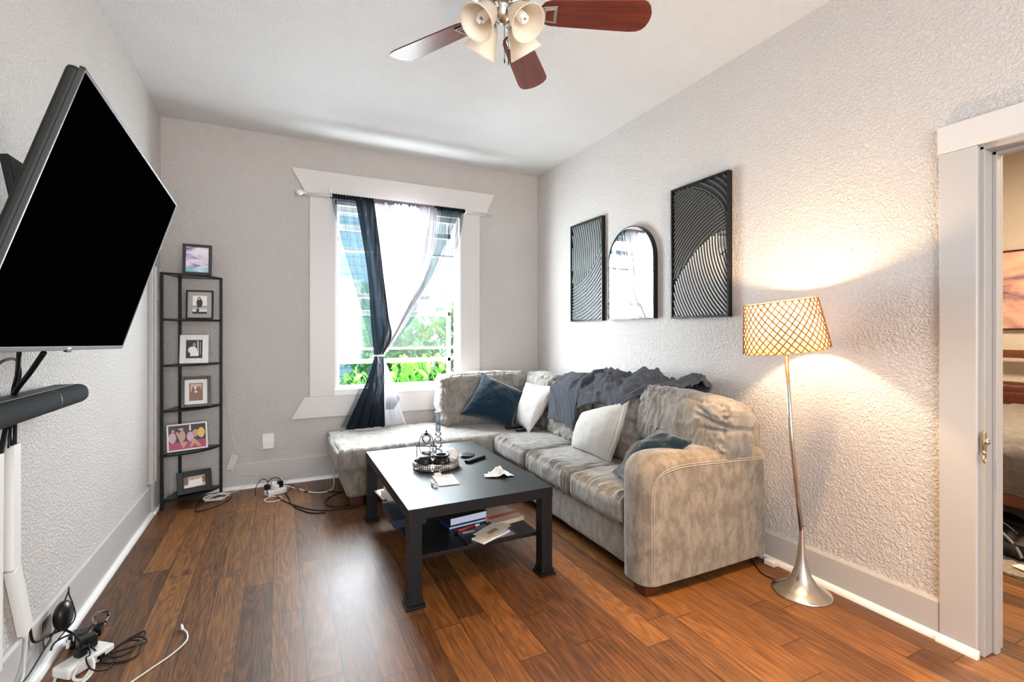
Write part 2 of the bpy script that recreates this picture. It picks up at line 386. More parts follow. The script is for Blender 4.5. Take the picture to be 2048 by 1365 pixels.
s1.box(xi0, xi0+.018, yc+.03, yc+.06, .79, 2.455).box(xi1-.03, xi1, yc+.03, yc+.06, .79, 2.455)
for z, h in ((1.645, .038), (1.150, .020), (2.07, .022), (2.43, .05), (.803, .03)): s1.box(xi0+.018, xi1-.03, yc+.03, yc+.06, z-h/2, z+h/2)
obj('sash', s1, M_white, wo, bevel=.003)
s2 = MB()   # outer storm frame, slightly narrower
s2.box(xi0, xi0+.03, yc+.09, yc+.12, .79, 2.455).box(xi1-.09, xi1-.055, yc+.09, yc+.12, .79, 2.455)
for z, h in ((1.49, .045), (1.030, .040), (2.28, .05), (2.44, .03), (.80, .02)): s2.box(xi0+.03, xi1-.055, yc+.09, yc+.12, z-h/2, z+h/2)
obj('storm_frame', s2, M_white, wo, bevel=.003)
obj('pane', MB().box(xi0+.018, xi1-.03, yc+.042, yc+.046, 1.15, 2.43), M_pane, wo)
obj('storm_pane', MB().box(xi0+.03, xi1-.06, yc+.104, yc+.108, 1.03, 2.43), M_pane, wo)
obj('sash_lock', MB().box(xi0+.005, xi0+.017, yc+.0, yc+.03, 2.12, 2.18), M_chrome, wo, bevel=.003)

# curtain rod
rod = thing('curtain_rod', 'thin white metal curtain rod with a ball finial across the window head', 'curtain rod', (1.0, 4.46, 2.505))
obj('pole', MB().tube([(-.82, 0, 0), (.0, 0, 0)], .0105, 12).tube([(0, 0, 0), (.965, 0, -.002)], .0085, 12), M_rod, rod, smooth=True)
obj('finial', MB().lathe([(.012, 0), (.016, .004), (.016, .012), (.009, .018), (.014, .026), (.027, .042), (.030, .058), (.024, .074), (.010, .084), (0, .086)], 24, M=Matrix.Translation((-.80, 0, 0)) @ Matrix.Rotation(-PI/2, 4, 'Y')), M_rod, rod, smooth=True)
for bx in (-.60, .66):
    obj('bracket', MB().box(bx-.012, bx+.012, .07, .088, -.03, .09).box(bx-.006, bx+.006, -.012, .08, -.014, -.006).box(bx-.008, bx+.008, -.016, -.011, -.016, .012), M_rod, rod, bevel=.002)

# ------------------------------------------------------------ curtains
def interp(tab, z):
    for (x0_, z0_), (x1_, z1_) in zip(tab, tab[1:]):
        if z <= z0_ and z >= z1_:
            t = (z0_-z)/(z0_-z1_) if z0_ != z1_ else 0
            return x0_+(x1_-x0_)*t
    return tab[0][0] if z > tab[0][1] else tab[-1][0]
def smooth_tab(tab):
    sp = spline([(a, 0, b) for a, b in tab], 8); return [(p.x, p.z) for p in sp]
def sheet(L, R, z0, z1, folds, amp, ycen, nu=120, nv=70, ph=0., yfun=None, tie=None):
    L = smooth_tab(L); R = smooth_tab(R); mb = MB()
    def f(u, v):
        z = z0+(z1-z0)*v
        xl, xr = interp(L, z), interp(R, z); x = xl+(xr-xl)*u
        w = max(.12, min(1, (xr-xl)/.45)); a = amp*w
        y = ycen+(yfun(v) if yfun else 0)
        q = 2*PI*folds*(u+.05*math.sin(2*PI*u*3+ph))+ph
        y += a*math.sin(q)+.4*a*math.sin(2.3*q+1.3)
        x += .35*a*math.cos(q)
        return (x, y, z)
    mb.grid(f, nu, nv); return mb
CL = thing('sheer_curtain_panel', 'charcoal and lilac-grey sheer curtain panel on the left of the window, tied at the waist', 'curtain', (.8, 4.45, 1.1))
off = (.8, 4.45, 1.1)
def cpart(name, mb, m, par, lab=None):
    mb.v = [(v[0]-off[0], v[1]-off[1], v[2]-off[2]) for v in mb.v]; return obj(name, mb, m, par, lab, smooth=True)
yt = lambda v: -.0
cpart('sheer_layer', sheet([(.392, 2.50), (.484, 2.125), (.581, 1.775), (.681, 1.418), (.756, 1.10)], [(.66, 2.50), (.70, 2.125), (.75, 1.775), (.80, 1.418), (.82, 1.10)], 2.498, 1.10, 5, .016, 4.455), M_shb, CL)
cpart('dense_layer', sheet([(.60, 2.50), (.665, 2.125), (.715, 1.775), (.735, 1.418), (.765, 1.10)], [(.765, 2.50), (.815, 2.125), (.856, 1.775), (.895, 1.46), (.925, 1.27), (.85, 1.10)], 2.498, 1.10, 4, .014, 4.435, ph=1.), M_shb2, CL, 'darkest doubled folds of the charcoal voile')
cpart('lilac_edge', sheet([(.70, 2.50), (.75, 2.146), (.80, 1.785), (.85, 1.42), (.80, 1.13)], [(.93, 2.50), (.90, 2.146), (.91, 1.785), (.92, 1.42), (.83, 1.13)], 2.498, 1.13, 6, .012, 4.462, ph=2.), M_shg, CL, 'lilac-grey strip')
cpart('lower_sheer', sheet([(.760, 1.075), (.66, .88), (.566, .662), (.466, .470)], [(.80, 1.075), (.76, .88), (.72, .662), (.66, .470)], 1.075, .472, 3, .02, 4.44, nv=40, yfun=lambda v: -.05*v), M_shb, CL)
cpart('lower_dense', sheet([(.768, 1.09), (.70, .88), (.60, .662), (.505, .455)], [(.85, 1.09), (.85, .88), (.845, .662), (.845, .455)], 1.09, .458, 4, .030, 4.43, nv=40, yfun=lambda v: -.07*v, ph=.5), M_shb2, CL, 'dark flared hem below the tie')
cpart('hem_flap', sheet([(.845, 1.0), (.85, .8), (.86, .62), (.86, .56)], [(.86, 1.0), (.90, .8), (.985, .70), (.93, .60)], .96, .60, 2, .012, 4.395, nu=30, nv=20), M_shb, CL)
CW = thing('sheer_curtain_panel', 'white sheer curtain panel in the middle, glowing with daylight and gathered at the tie', 'curtain', off)
cpart('sheer_layer', sheet([(.86, 2.50), (.84, 2.146), (.83, 1.785), (.85, 1.42), (.82, 1.12)], [(1.28, 2.50), (1.25, 2.10), (1.17, 1.76), (1.02, 1.42), (.87, 1.12)], 2.498, 1.10, 8, .016, 4.455, ph=.7), M_shw, CW)
cpart('grey_edge', sheet([(1.18, 2.50), (1.17, 2.10), (1.10, 1.76), (.96, 1.42), (.84, 1.12)], [(1.36, 2.50), (1.322, 2.10), (1.238, 1.76), (1.08, 1.42), (.885, 1.12)], 2.498, 1.12, 4, .014, 4.440, ph=2.2), M_shg, CW, 'lilac-grey right edge')
cpart('lower_sheer', sheet([(.80, 1.075), (.79, .88), (.77, .662), (.74, .455)], [(.855, 1.075), (.93, .868), (.99, .635), (1.05, .450)], 1.08, .455, 5, .022, 4.47, nv=40, yfun=lambda v: -.05*v), M_shw, CW)
CR = thing('sheer_curtain_panel', 'charcoal see-through curtain panel sweeping from the right end of the rod to the tie', 'curtain', off)
cpart('sheer_layer', sheet([(1.30, 2.50), (1.235, 2.094), (1.187, 1.804), (1.063, 1.516), (.89, 1.18)], [(1.645, 2.50), (1.565, 2.118), (1.404, 1.815), (1.196, 1.519), (.885, 1.12)], 2.498, 1.14, 6, .020, 4.455, ph=1.9), M_shb, CR)
cpart('dark_fold', sheet([(1.40, 2.50), (1.33, 2.094), (1.22, 1.804), (1.06, 1.516), (.89, 1.20)], [(1.60, 2.50), (1.42, 2.118), (1.29, 1.815), (1.10, 1.519), (.885, 1.15)], 2.498, 1.16, 3, .018, 4.445, ph=.2), M_shb, CR)
for nm, par, xa, xb, m in (('heading', CL, .392, .76, M_shb2), ('heading', CW, .76, 1.33, M_shg), ('heading', CR, 1.33, 1.645, M_shb2)):
    mb = MB(); n = int((xb-xa)/.004)
    def hf(u, v, xa=xa, xb=xb):
        x = xa+(xb-xa)*u; a = v*2*PI; rr = .016+.003*math.sin(x*260)+.002*math.sin(x*415)
        return (x, 4.46+rr*math.sin(a)*.9, 2.503+(rr+.006)*math.cos(a))
    mb.grid(hf, n, 13); cpart(nm, mb, m, par)
tie = MB().tube([(.806+.052*math.cos(a), 4.445+.034*math.sin(a), 1.088+.004*math.sin(2*a)) for a in [i*PI/14 for i in range(28)]], .004, 6, closed=True)
tie.tube([(.79, 4.41, 1.088), (.80, 4.405, 1.05), (.815, 4.405, 1.02)], .0035, 6)
tag(obj('curtain_tie', tie, M_paper, smooth=True), 'white cord tied round the middle of the sheer curtains', 'curtain tie')

# ------------------------------------------------------------ outside
struct('ground', MB().box(-5, 7, YB+.4, 12, -.9, -.8), M_soil)
hs = thing('neighbor_house', 'pale blue clapboard house wall seen through the window behind the greenery', 'house', (0, 7.6, -.8))
obj('wall', MB().box(-3.2, 1.9, 0, .2, 0, 3.9), M_siding, hs)
obj('eave', MB().box(-3.3, 2.0, -.35, .3, 3.9, 4.02), M_white, hs)
obj('corner_board', MB().box(1.86, 1.98, -.03, .2, 0, 3.9), M_white, hs)
obj('window', MB().box(-1.0, .0, -.04, .02, 1.9, 3.2), M_white, hs); 
obj('band_board', MB().box(-3.2, 1.9, -.03, .01, 2.55, 2.72), M_white, hs)
def leaves(mb, n, cen, rad, size, seed, droop=.5):
    r = random.Random(seed)
    for _ in range(n):
        while True:
            d = Vector((r.uniform(-1, 1), r.uniform(-1, 1), r.uniform(-1, 1)))
            if .25 < d.length < 1: break
        p = Vector(cen)+Vector((d.x*rad[0], d.y*rad[1], d.z*rad[2])); l = size*r.uniform(.6, 1.3); wd = l*.38
        R = Matrix.Rotation(r.uniform(0, 2*PI), 4, 'Z') @ Matrix.Rotation(r.uniform(-.2, 1.3)*droop+.3, 4, 'Y') @ Matrix.Rotation(r.uniform(-.8, .8), 4, 'X')
        vs = [(0, 0, 0), (l*.35, wd*.5, .02*l), (l*.35, -wd*.5, .02*l), (l*.75, wd*.38, -.06*l), (l*.75, -wd*.38, -.06*l), (l, 0, -.16*l), (l*.35, 0, -.03*l), (l*.75, 0, -.12*l)]
        mb.add(vs, [(0, 1, 6), (0, 6, 2), (1, 3, 7, 6), (6, 7, 4, 2), (3, 5, 7), (7, 5, 4)], 0, Matrix.Translation(p) @ R)
def tree(loc, label, blobs, m, trunk_h, size, seed, n):
    t = thing('leafy_tree', label, 'tree', loc)
    tb = MB().tube(spline([(0, 0, 0), (.06, .02, trunk_h*.5), (-.03, .05, trunk_h)], 6), [.09-.004*i for i in range(13)], 8)
    for c, rad in blobs: tb.tube([(0, .03, trunk_h*.8), (c[0]*.6, c[1]*.6, (c[2]+trunk_h)/2), c], .022, 6)
    obj('trunk', tb, M_bark, t, smooth=True)
    mb = MB()
    for k, (c, rad) in enumerate(blobs): leaves(mb, n, c, rad, size, seed+k)
    obj('foliage', mb, m, t)
tree((2.0, 6.3, -.8), 'big leafy tree filling the lower right of the window view', [((-.1, 0, 1.7), (.75, .4, .7)), ((-.7, .1, 2.0), (.6, .4, .5)), ((.6, .1, 2.3), (.7, .4, .5)), ((-.9, -.1, 1.4), (.5, .3, .35))], M_leafd, 1.7, .17, 3, 520)
tree((.35, 7.15, -.8), 'paler green tree behind the left half of the window', [((-.2, 0, 2.3), (.9, .3, .55)), ((.5, .1, 2.5), (.6, .3, .45)), ((-.6, .1, 1.9), (.5, .3, .4))], M_leaf, 1.9, .14, 13, 480)
bp = thing('broadleaf_plant', 'bright broad-leaved plant rising just above the left of the window sill', 'plant', (.72, 5.12, -.8))
mb = MB().tube([(0, 0, 0), (.02, 0, .9), (-.02, 0, 1.75)], .012, 6).tube([(-.01, 0, 1.55), (-.12, 0, 1.68)], .006, 6)
obj('stem', mb, M_leafd, bp, smooth=True)
mb = MB(); leaves(mb, 16, (-.03, 0, 1.66), (.14, .07, .11), .13, 21, .9); obj('leaf', mb, M_leaf2, bp, solid=0)
bp = thing('broadleaf_plant', 'large glossy broad-leaved plant outside the right half of the window sill', 'plant', (1.45, 5.3, -.8))
obj('stem', MB().tube([(0, 0, 0), (.02, 0, .9), (-.02, 0, 1.75)], .014, 6).tube([(0, 0, 1.2), (-.3, .05, 1.7)], .008, 6).tube([(0, 0, 1.2), (.25, .05, 1.7)], .008, 6), M_leafd, bp, smooth=True)
mb = MB(); leaves(mb, 120, (-.05, 0, 1.66), (.42, .12, .26), .17, 23, .9); obj('leaf', mb, M_leaf2, bp)

# ------------------------------------------------------------ sofa
def soft_pt(p, half, r, puff, wr):
    x = [p[i]*half[i] for i in range(3)]
    inner = Vector([max(-(half[i]-r), min(half[i]-r, x[i])) for i in range(3)]); d = Vector(x)-inner
    n = d.normalized() if d.length > 1e-9 else Vector((0, 0, 1)); pos = inner+n*r
    ax = max(range(3), key=lambda i: abs(n[i]))
    wgt = 1.
    for b in range(3):
        if b != ax: wgt *= max(0, 1-p[b]**2)**.6
    pos = pos+n*puff[ax]*wgt
    if wr: pos = pos+n*wr(pos, p, ax)
    return pos
def soft_box(size, r, puff, nn=(30, 30, 14), wr=None, M=None, mb=None):
    half = [s/2 for s in size]; mb = mb or MB()
    for ax in range(3):
        a, b = [(1, 2), (2, 0), (0, 1)][ax]
        for sg in (-1, 1):
            na, nb = nn[a], nn[b]
            def f(u, v):
                p = [0, 0, 0]; p[ax] = sg
                su = u*2-1; sv = v*2-1
                p[a] = math.copysign(abs(su)**.8, su); p[b] = math.copysign(abs(sv)**.8, sv)
                return soft_pt(p, half, r, puff, wr)
            mb.grid(f, na, nb, 0, M)
    return mb
def weld(o, d=.0006):
    bm = bmesh.new(); bm.from_mesh(o.data); bmesh.ops.remove_doubles(bm, verts=bm.verts, dist=d)
    bmesh.ops.recalc_face_normals(bm, faces=bm.faces); bm.to_mesh(o.data); bm.free(); return o
def ridge(x): return 1-abs(x)*2
def wrink(amp, sc, seed, edge=0., esc=(60, 60, 60)):
    def f(pos, p, ax):
        q = Vector((pos.x*sc[0]+seed, pos.y*sc[1]+seed*1.7, pos.z*sc[2]-seed))
        h = noise.noise(q)*amp+amp*.8*max(0, ridge(noise.noise(q*1.7+Vector((4, 1, 9)))))**3
        if edge:
            e = Vector((pos.x*esc[0]+seed, pos.y*esc[1], pos.z*esc[2]))
            m = max(abs(p[(ax+1) % 3]), abs(p[(ax+2) % 3]))**5
            h += edge*m*noise.noise(e)
        return h
    return f
SO = (2.0, 3.0, 0)
sofa = thing('sectional_sofa', 'L-shaped grey-taupe microfiber sectional sofa under the window and along the wall', 'sofa', SO)
def part(name, mb, m, par=sofa, lab=None, org=SO, **kw):
    mb.v = [(v[0]-org[0], v[1]-org[1], v[2]-org[2]) for v in mb.v]; return obj(name, mb, m, par, lab, **kw)
T = Matrix.Translation
# frame
fb = MB(); soft_box((.80, 2.6, .24), .03, (.004, .002, 0), (10, 60, 14), wrink(.004, (6, 6, 3), 2), T((2.04, 3.18, .19)), fb)
o = weld(part('frame', fb, M_suede, smooth=True))
fb = MB(); soft_box((1.30, .78, .23), .03, (.004, .004, 0), (40, 24, 12), wrink(.004, (6, 6, 3), 5), T((1.09, 4.08, .19)), fb)
weld(part('chaise_frame', fb, M_suede, smooth=True))
fb = MB(); soft_box((.12, 2.62, .72), .035, (.0, 0, .0), (8, 50, 20), wrink(.003, (5, 5, 5), 5), T((2.43, 3.14, .44)), fb)
weld(part('back_frame', fb, M_suede, smooth=True))
# arm
ab = MB(); soft_box((.905, .205, .74), .072, (.006, .008, .006), (60, 26, 60), wrink(.003, (4, 4, 3), 9, .0012), T((2.045, 1.895, .302)), ab)
for i, v in enumerate(ab.v):     # the front top corner is rounded more, the top slopes gently down to the wall
    x, y, z = v; t_ = (x-1.59)/.9
    zz = z+((.022-.035*t_)*min(1, (z-.45)/.1) if z > .45 else 0)
    if x < 1.74 and z > .45: zz -= .050*((1.74-x)/.15)**2*min(1, (z-.45)/.15)
    ab.v[i] = (x, y, max(zz, .056+.0002*(zz > 0)))
arm = weld(part('arm', ab, M_suede, smooth=True))
from mathutils.bvhtree import BVHTree
bv = BVHTree.FromPolygons([v.co.copy() for v in arm.data.vertices], [tuple(p.vertices) for p in arm.data.polygons])
for inset in (0, .011):
    pts = []
    for x_, z_ in spline([(1.632+inset, 0, .07), (1.630+inset, 0, .30), (1.632+inset, 0, .48), (1.650+inset, 0, .57), (1.71, 0, .615-inset), (1.85, 0, .632-inset), (2.1, 0, .622-inset), (2.46, 0, .606-inset)], 7) and [(p.x, p.z) for p in spline([(1.632+inset, 0, .07), (1.630+inset, 0, .30), (1.632+inset, 0, .48), (1.650+inset, 0, .57), (1.71, 0, .615-inset), (1.85, 0, .632-inset), (2.1, 0, .622-inset), (2.46, 0, .606-inset)], 7)]:
        h_ = bv.ray_cast(Vector((x_-SO[0], 1.0-SO[1], z_)), Vector((0, 1, 0)))
        if h_[0]: pts.append(h_[0]+Vector((0, -.0012, 0)))
    obj('stitching', MB().tube(pts, .0015, 5), M_seam, arm)
def arm_seam(yy):
    pts = [(1.613, yy, .10), (1.607, yy, .30), (1.607, yy, .53), (1.625, yy, .60), (1.68, yy, .655), (1.80, yy, .680), (2.1, yy, .672), (2.47, yy, .655)]
    return spline(pts, 5)
# seat cushions
def seat(name, x0_, x1_, y0_, y1_, z0_, z1_, seed, m=M_suede2, puff=(.012, .004, .022), esc=(4, 85, 3), par=sofa):
    mb = MB(); sz = (x1_-x0_, y1_-y0_, z1_-z0_); c = ((x0_+x1_)/2, (y0_+y1_)/2, (z0_+z1_)/2)
    wr = wrink(.0045, (7, 7, 7), seed, .022, esc); soft_box(sz, .045, puff, ((44, 100, 18) if esc[1] > esc[0] else (120, 44, 18)), wr, T(c), mb)
    o = weld(part(name, mb, m, par, smooth=True))
    half = [s/2 for s in sz]
    return o, (lambda p: Vector(c)+soft_pt(p, half, .045, puff, wr))
SC = []
for k, (ya, yb) in enumerate(((1.985, 2.505), (2.50, 3.085), (3.08, 3.665))):
    o, f = seat('seat_cushion', 1.600, 2.30, ya, yb, .292+.004*k, .437, 11+k*7); SC.append(o)
    for dz in (0, .012):
        pts = [f((-1, q, .50)) if False else f((-.955-.0*dz, q, .93-dz*16)) for q in [(-.93 if k else -.86)+(1.86 if k else 1.79)*i/40 for i in range(41)]]
        pts = [(p.x-.0012-SO[0], p.y-SO[1], p.z+.001-SO[2]) for p in pts]
        obj('stitching', MB().tube(pts, .0014, 5), M_seam, o)
o, f = seat('chaise_seat', .372, 2.36, 3.655, 4.49, .272, .436, 51, puff=(.01, .006, .014), esc=(80, 4, 3))
pts = [f((q, -.97, .93)) for q in [-.97+1.6*i/60 for i in range(61)]]
obj('stitching', MB().tube([(p.x-SO[0], p.y-.002-SO[1], p.z+.001) for p in pts], .0014, 5), M_seam, o)
# back cushions
def back(name, size, c, rot, seed, puff=(.035, .02, .03), r=.06, amp=.011, sc=(5, 7, 22), edge=.020, esc=(14, 60, 50), fold=None, m=M_suede2):
    M = T(c) @ Matrix.Rotation(rot[2], 4, 'Z') @ Matrix.Rotation(rot[1], 4, 'Y') @ Matrix.Rotation(rot[0], 4, 'X')
    base = wrink(amp, sc, seed, edge, esc)
    def wr(pos, p, ax):
        h = base(pos, p, ax)
        if fold:
            for (px, pz, dirx, dirz, width, depth, ln) in fold:
                # crease in cushion-local (long axis l, height z)
                l, z = pos.y, pos.z; a = (l-px)*dirx+(z-pz)*dirz; b = -(l-px)*dirz+(z-pz)*dirx
                h -= depth*math.exp(-(b/width)**2)*math.exp(-(a/ln)**4)
        return h
    mb = soft_box(size, r, puff, (20, 90, 60), wr, M); return weld(part(name, mb, m, smooth=True))
back('back_cushion', (.27, .66, .345), (2.235, 2.125, .745), (math.radians(4), math.radians(8), math.radians(4)), 3,
     fold=[(-.26, .07, 1, .18, .010, .028, .10), (-.27, .03, 1, -.1, .008, .022, .07), (-.2, .11, 1, .4, .012, .018, .08)], amp=.009, sc=(5, 16, 6))
back('back_cushion', (.25, .54, .47), (2.20, 2.66, .655), (0, math.radians(10), 0), 8, fold=[(0, .05, 1, .05, .010, .022, .5)])
back('back_cushion', (.25, .62, .48), (2.20, 3.24, .655), (0, math.radians(10), 0), 15)
back('back_cushion', (.25, .66, .46), (2.25, 3.90, .665), (0, math.radians(8), math.radians(-6)), 22, amp=.009, sc=(5, 18, 7))
back('back_cushion', (.27, .88, .47), (1.76, 4.265, .67), (0, math.radians(8), math.radians(90)), 31, amp=.010, sc=(6, 9, 16), edge=.018, esc=(14, 45, 14), puff=(.035, .02, .02))
# feet
for x_, y_ in ((1.66, 1.86), (2.44, 1.90), (.52, 3.78), (.52, 4.38), (1.70, 3.70), (2.42, 4.40)):
    part('foot', MB().prism([(x_-.05, y_-.045), (x_+.05, y_-.045), (x_+.05, y_+.045), (x_-.05, y_+.045)], 0, .085), M_foot, bevel=.006)

# ------------------------------------------------------------ throw pillows
def pillow(name, label, corners, thick, m, seed, pinch=.10, amp=.006, flange=0., cat='pillow', crumple=0., wsc=7):
    A, B, C_, D = [Vector(c) for c in corners]   # top-left, top-right, bottom-right, bottom-left
    cen = (A+B+C_+D)/4; N = ((B-A)+(C_-D)).cross((A-D)+(B-C_)).normalized()
    n = 34; vs = []; uv = []; fs = []
    for side in (1, -1):
        for j in range(n):
            for i in range(n):
                u = i/(n-1)*2-1; v = j/(n-1)*2-1
                uu = u*(1-pinch*(1-v*v)*abs(u)**3); vv = v*(1-pinch*(1-u*u)*abs(v)**3)
                s_, t_ = (uu+1)/2, (vv+1)/2
                p = (A*(1-s_)+B*s_)*(1-t_)+(D*(1-s_)+C_*s_)*t_
                e = max(0, (1-u*u))**.42*max(0, (1-v*v))**.42
                h = thick*.5*e*(1.15-.15*(u*u+v*v))
                q = p*wsc+Vector((seed, seed, seed*side))
                h += (amp*noise.noise(q*1.6)+amp*.7*noise.noise(q*4))*min(1, e*1.6)
                if crumple: h += crumple*noise.noise(q*.55)*e-crumple*.9*max(0, ridge(noise.noise(q*.7)))**2*e
                vs.append(p+N*h*side-cen); uv.append((s_, t_))
        o_ = n*n*(0 if side == 1 else 1)
        fs += [(o_+j*n+i, o_+j*n+i+1, o_+(j+1)*n+i+1, o_+(j+1)*n+i) for j in range(n-1) for i in range(n-1)]
    mb = MB(); mb.v = [tuple(v) for v in vs]; mb.f = fs; mb.mi = [0]*len(fs); mb.uv = uv
    t = thing(name, label, cat, cen)
    o = obj('cover', mb, m, t, smooth=True)
    bm = bmesh.new(); bm.from_mesh(o.data); bmesh.ops.remove_doubles(bm, verts=bm.verts, dist=.0004); bmesh.ops.recalc_face_normals(bm, faces=bm.faces); bm.to_mesh(o.data); bm.free()
    # welted edge
    ring = []
    for k in range(4*(n-1)):
        sd, q = divmod(k, n-1); q = q/(n-1)*2-1
        u, v = [(q, -1), (1, q), (-q, 1), (-1, -q)][sd]
        uu = u*(1-pinch*(1-v*v)*abs(u)**3); vv = v*(1-pinch*(1-u*u)*abs(v)**3); s_, t_ = (uu+1)/2, (vv+1)/2
        ring.append((A*(1-s_)+B*s_)*(1-t_)+(D*(1-s_)+C_*s_)*t_-cen)
    obj('piping', MB().tube(ring, .0042, 6, closed=True), m, t, smooth=True)
    return t
pillow('throw_pillow', 'dark navy plush throw pillow leaning at the window end of the sofa',
       [(1.705, 4.14, .925), (2.10, 3.99, .725), (1.86, 3.83, .455), (1.42, 3.97, .585)], .17, M_navy, 2, .10, .010)
pillow('throw_pillow', 'cream waffle-knit throw pillow standing behind the navy one in the sofa corner',
       [(2.02, 3.867, 0.843), (2.1, 3.439, 0.85), (1.9, 3.582, 0.45), (1.946, 3.945, 0.47)], .12, M_waffle, 6, .07, .006)
pillow('throw_pillow', 'cream waffle-knit throw pillow leaning in the middle of the sofa under the fleece blanket',
       [(2.04, 3.00, .70), (2.06, 2.48, .86), (1.95, 2.54, .435), (1.93, 2.97, .455)], .17, M_waffle, 9, .06, .006)
pillow('throw_pillow', 'crumpled dark teal throw pillow slumped against the sofa arm',
       [(1.98, 2.129, 0.746), (1.94, 1.836, 0.729), (1.678, 2.006, 0.47), (1.78, 2.291, 0.47)], .19, M_navy2, 4, .06, .012, crumple=.07)

# ------------------------------------------------------------ fleece blanket draped over the back cushions
def blanket():
    prof = [(2.47, .74), (2.45, .86), (2.37, .915), (2.25, .925), (2.14, .90), (2.075, .83), (2.045, .74), (2.03, .64), (2.02, .555)]
    P = spline([(a, 0, b) for a, b in prof], 8); n = len(P)
    L = [0]
    for a, b in zip(P, P[1:]): L.append(L[-1]+(b-a).length)
    mb = MB(); nu, nv = 190, 120
    def zend(y):    # how far down the front the blanket hangs, as a share of the profile
        if y > 3.02: return 1.0-.05*math.sin((y-3.02)*6)
        if y > 2.55: return .80-.10*math.sin((3.02-y)*5)
        return max(.42, .72-(2.55-y)*1.0)
    def f(u, v):
        y = 2.20+1.22*u
        s_ = v*zend(y)*L[-1]; i = 0
        while i < n-2 and L[i+1] < s_: i += 1
        t = (s_-L[i])/max(1e-6, L[i+1]-L[i]); p = P[i].lerp(P[i+1], min(1, t)); d = (P[i+1]-P[i]).normalized(); nr = Vector((-d.z, 0, d.x))
        if nr.x > 0 and nr.z < 0: nr = -nr
        nr = Vector((d.z, 0, -d.x)) if Vector((d.z, 0, -d.x)).dot(Vector((-1, 0, 1))) > 0 else Vector((-d.z, 0, d.x))
        # big crumpled folds running diagonally, deeper near the top
        q = Vector((y*4.2+v*2.0, v*2.3, 1.0))
        top = math.exp(-((v-.50)/.30)**2)
        h = .024+.034*(noise.noise(q*1.3)+.25)*(.35+top)+.026*max(0, ridge(noise.noise(q*1.9+Vector((3, 7, 1)))))**2*(.35+top)+.014*max(0, ridge(noise.noise(q*3.6+Vector((9, 2, 4)))))**2*(.3+top)+.008*noise.noise(q*6)
        if y < 2.62: h += .035*top*max(0, math.sin((y-2.2)*22))
        if y > 3.05: h = .022+.45*(h-.022)
        x = p.x+nr.x*max(.012, h); z = p.z+nr.z*max(.012, h)
        yy = y+.030*noise.noise(Vector((y*5, v*5, 5)))
        return (min(x, 2.505), yy, z)
    mb.grid(f, nu, nv)
    o = obj('fleece_blanket', mb, M_fleece, smooth=True, solid=.012)
    me = o.data; cx, cy, cz = 2.2, 2.85, .85
    for v in me.vertices: v.co -= Vector((cx, cy, cz))
    o.location = (cx, cy, cz)
    tag(o, 'rumpled dark blue-grey fleece blanket draped over the sofa back cushions', 'blanket')
blanket()

# ------------------------------------------------------------ coffee table
TB = (.93, 2.82, 0)
table = thing('coffee_table', 'black wooden coffee table with a lower shelf and square legs on risers', 'table', TB)
def tp(name, mb, m, lab=None, **kw): return part(name, mb, m, table, lab, TB, **kw)
tx0, tx1, ty0, ty1 = .537, 1.320, 2.215, 3.44
tp('tabletop', MB().box(tx0, tx1, ty0, ty1, .415, .470), M_table, bevel=.0025)
for x_ in (tx0+.002, tx1-.067):
    for y_ in (ty0+.002, ty1-.067):
        lg = tp('leg', MB().box(x_, x_+.065, y_, y_+.065, .02, .415), M_table, bevel=.002)
        part('riser', MB().prism([(x_-.014, y_-.014), (x_+.079, y_-.014), (x_+.079, y_+.079), (x_-.014, y_+.079)], 0, .014).box(x_-.006, x_+.071, y_-.006, y_+.071, .014, .034), M_blk, lg, None, TB, bevel=.002)
tp('shelf', MB().box(.60, 1.275, 2.30, 3.38, .186, .206), M_table, bevel=.002)
ZT, ZS = .4701, .2062
# shelf contents
def book(name, label, cat, cx, cy, z, w_, d_, h_, rz, cover, pages=M_paper, group=None):
    t = thing(name, label, cat, (cx, cy, z), (0, 0, rz), group); c = .0025
    obj('cover', MB().box(-w_/2, w_/2, -d_/2, d_/2, 0, c).box(-w_/2, w_/2, -d_/2, d_/2, h_-c, h_).box(-w_/2, -w_/2+c, -d_/2, d_/2, c, h_-c), cover, t, bevel=.0006)
    obj('pages', MB().box(-w_/2+c, w_/2-.004, -d_/2+.004, d_/2-.004, c, h_-c), pages, t)
    return t
M_bk = pm('black_book_cover', (.014, .014, .016), .35); M_bkw = pm('blue_white_pages', (.62, .68, .86), .6)
M_bkn = pm('navy_cover', (.015, .03, .10), .4); M_redp = pm('red_plastic', (.42, .03, .03), .3); M_magd = pm('dark_magazine_cover', (.025, .020, .028), .25)
M_tan = pm('tan_card_cover', (.62, .48, .36), .6); M_redst = pm('red_stripe', (.62, .12, .07), .5); M_navyb = pm('navy_box_card', (.010, .022, .05), .4)
M_pink = pm('mauve_print', (.35, .22, .27), .3)
book('book', 'thin pale blue book lying under the thick black book on the table shelf', 'book', .955, 2.640, ZS, .255, .20, .016, .12, M_bkn, M_bkw)
b2 = book('book', 'thick black-covered book with bluish pages, topmost of the shelf stack', 'book', .955, 2.640, ZS+.0165, .235, .185, .042, .12, M_bk, M_bkw)
obj('cover_print', MB().box(-.05, .02, -.02, -.005, .042, .0424), M_plasg, b2, 'small silver print')
rb = thing('book', 'tan paperback with a broad red stripe lying right of the black book', 'book', (1.165, 2.575, ZS), (0, 0, .16))
obj('cover', MB().box(-.10, .10, -.115, .115, 0, .024), M_tan, rb, bevel=.001)
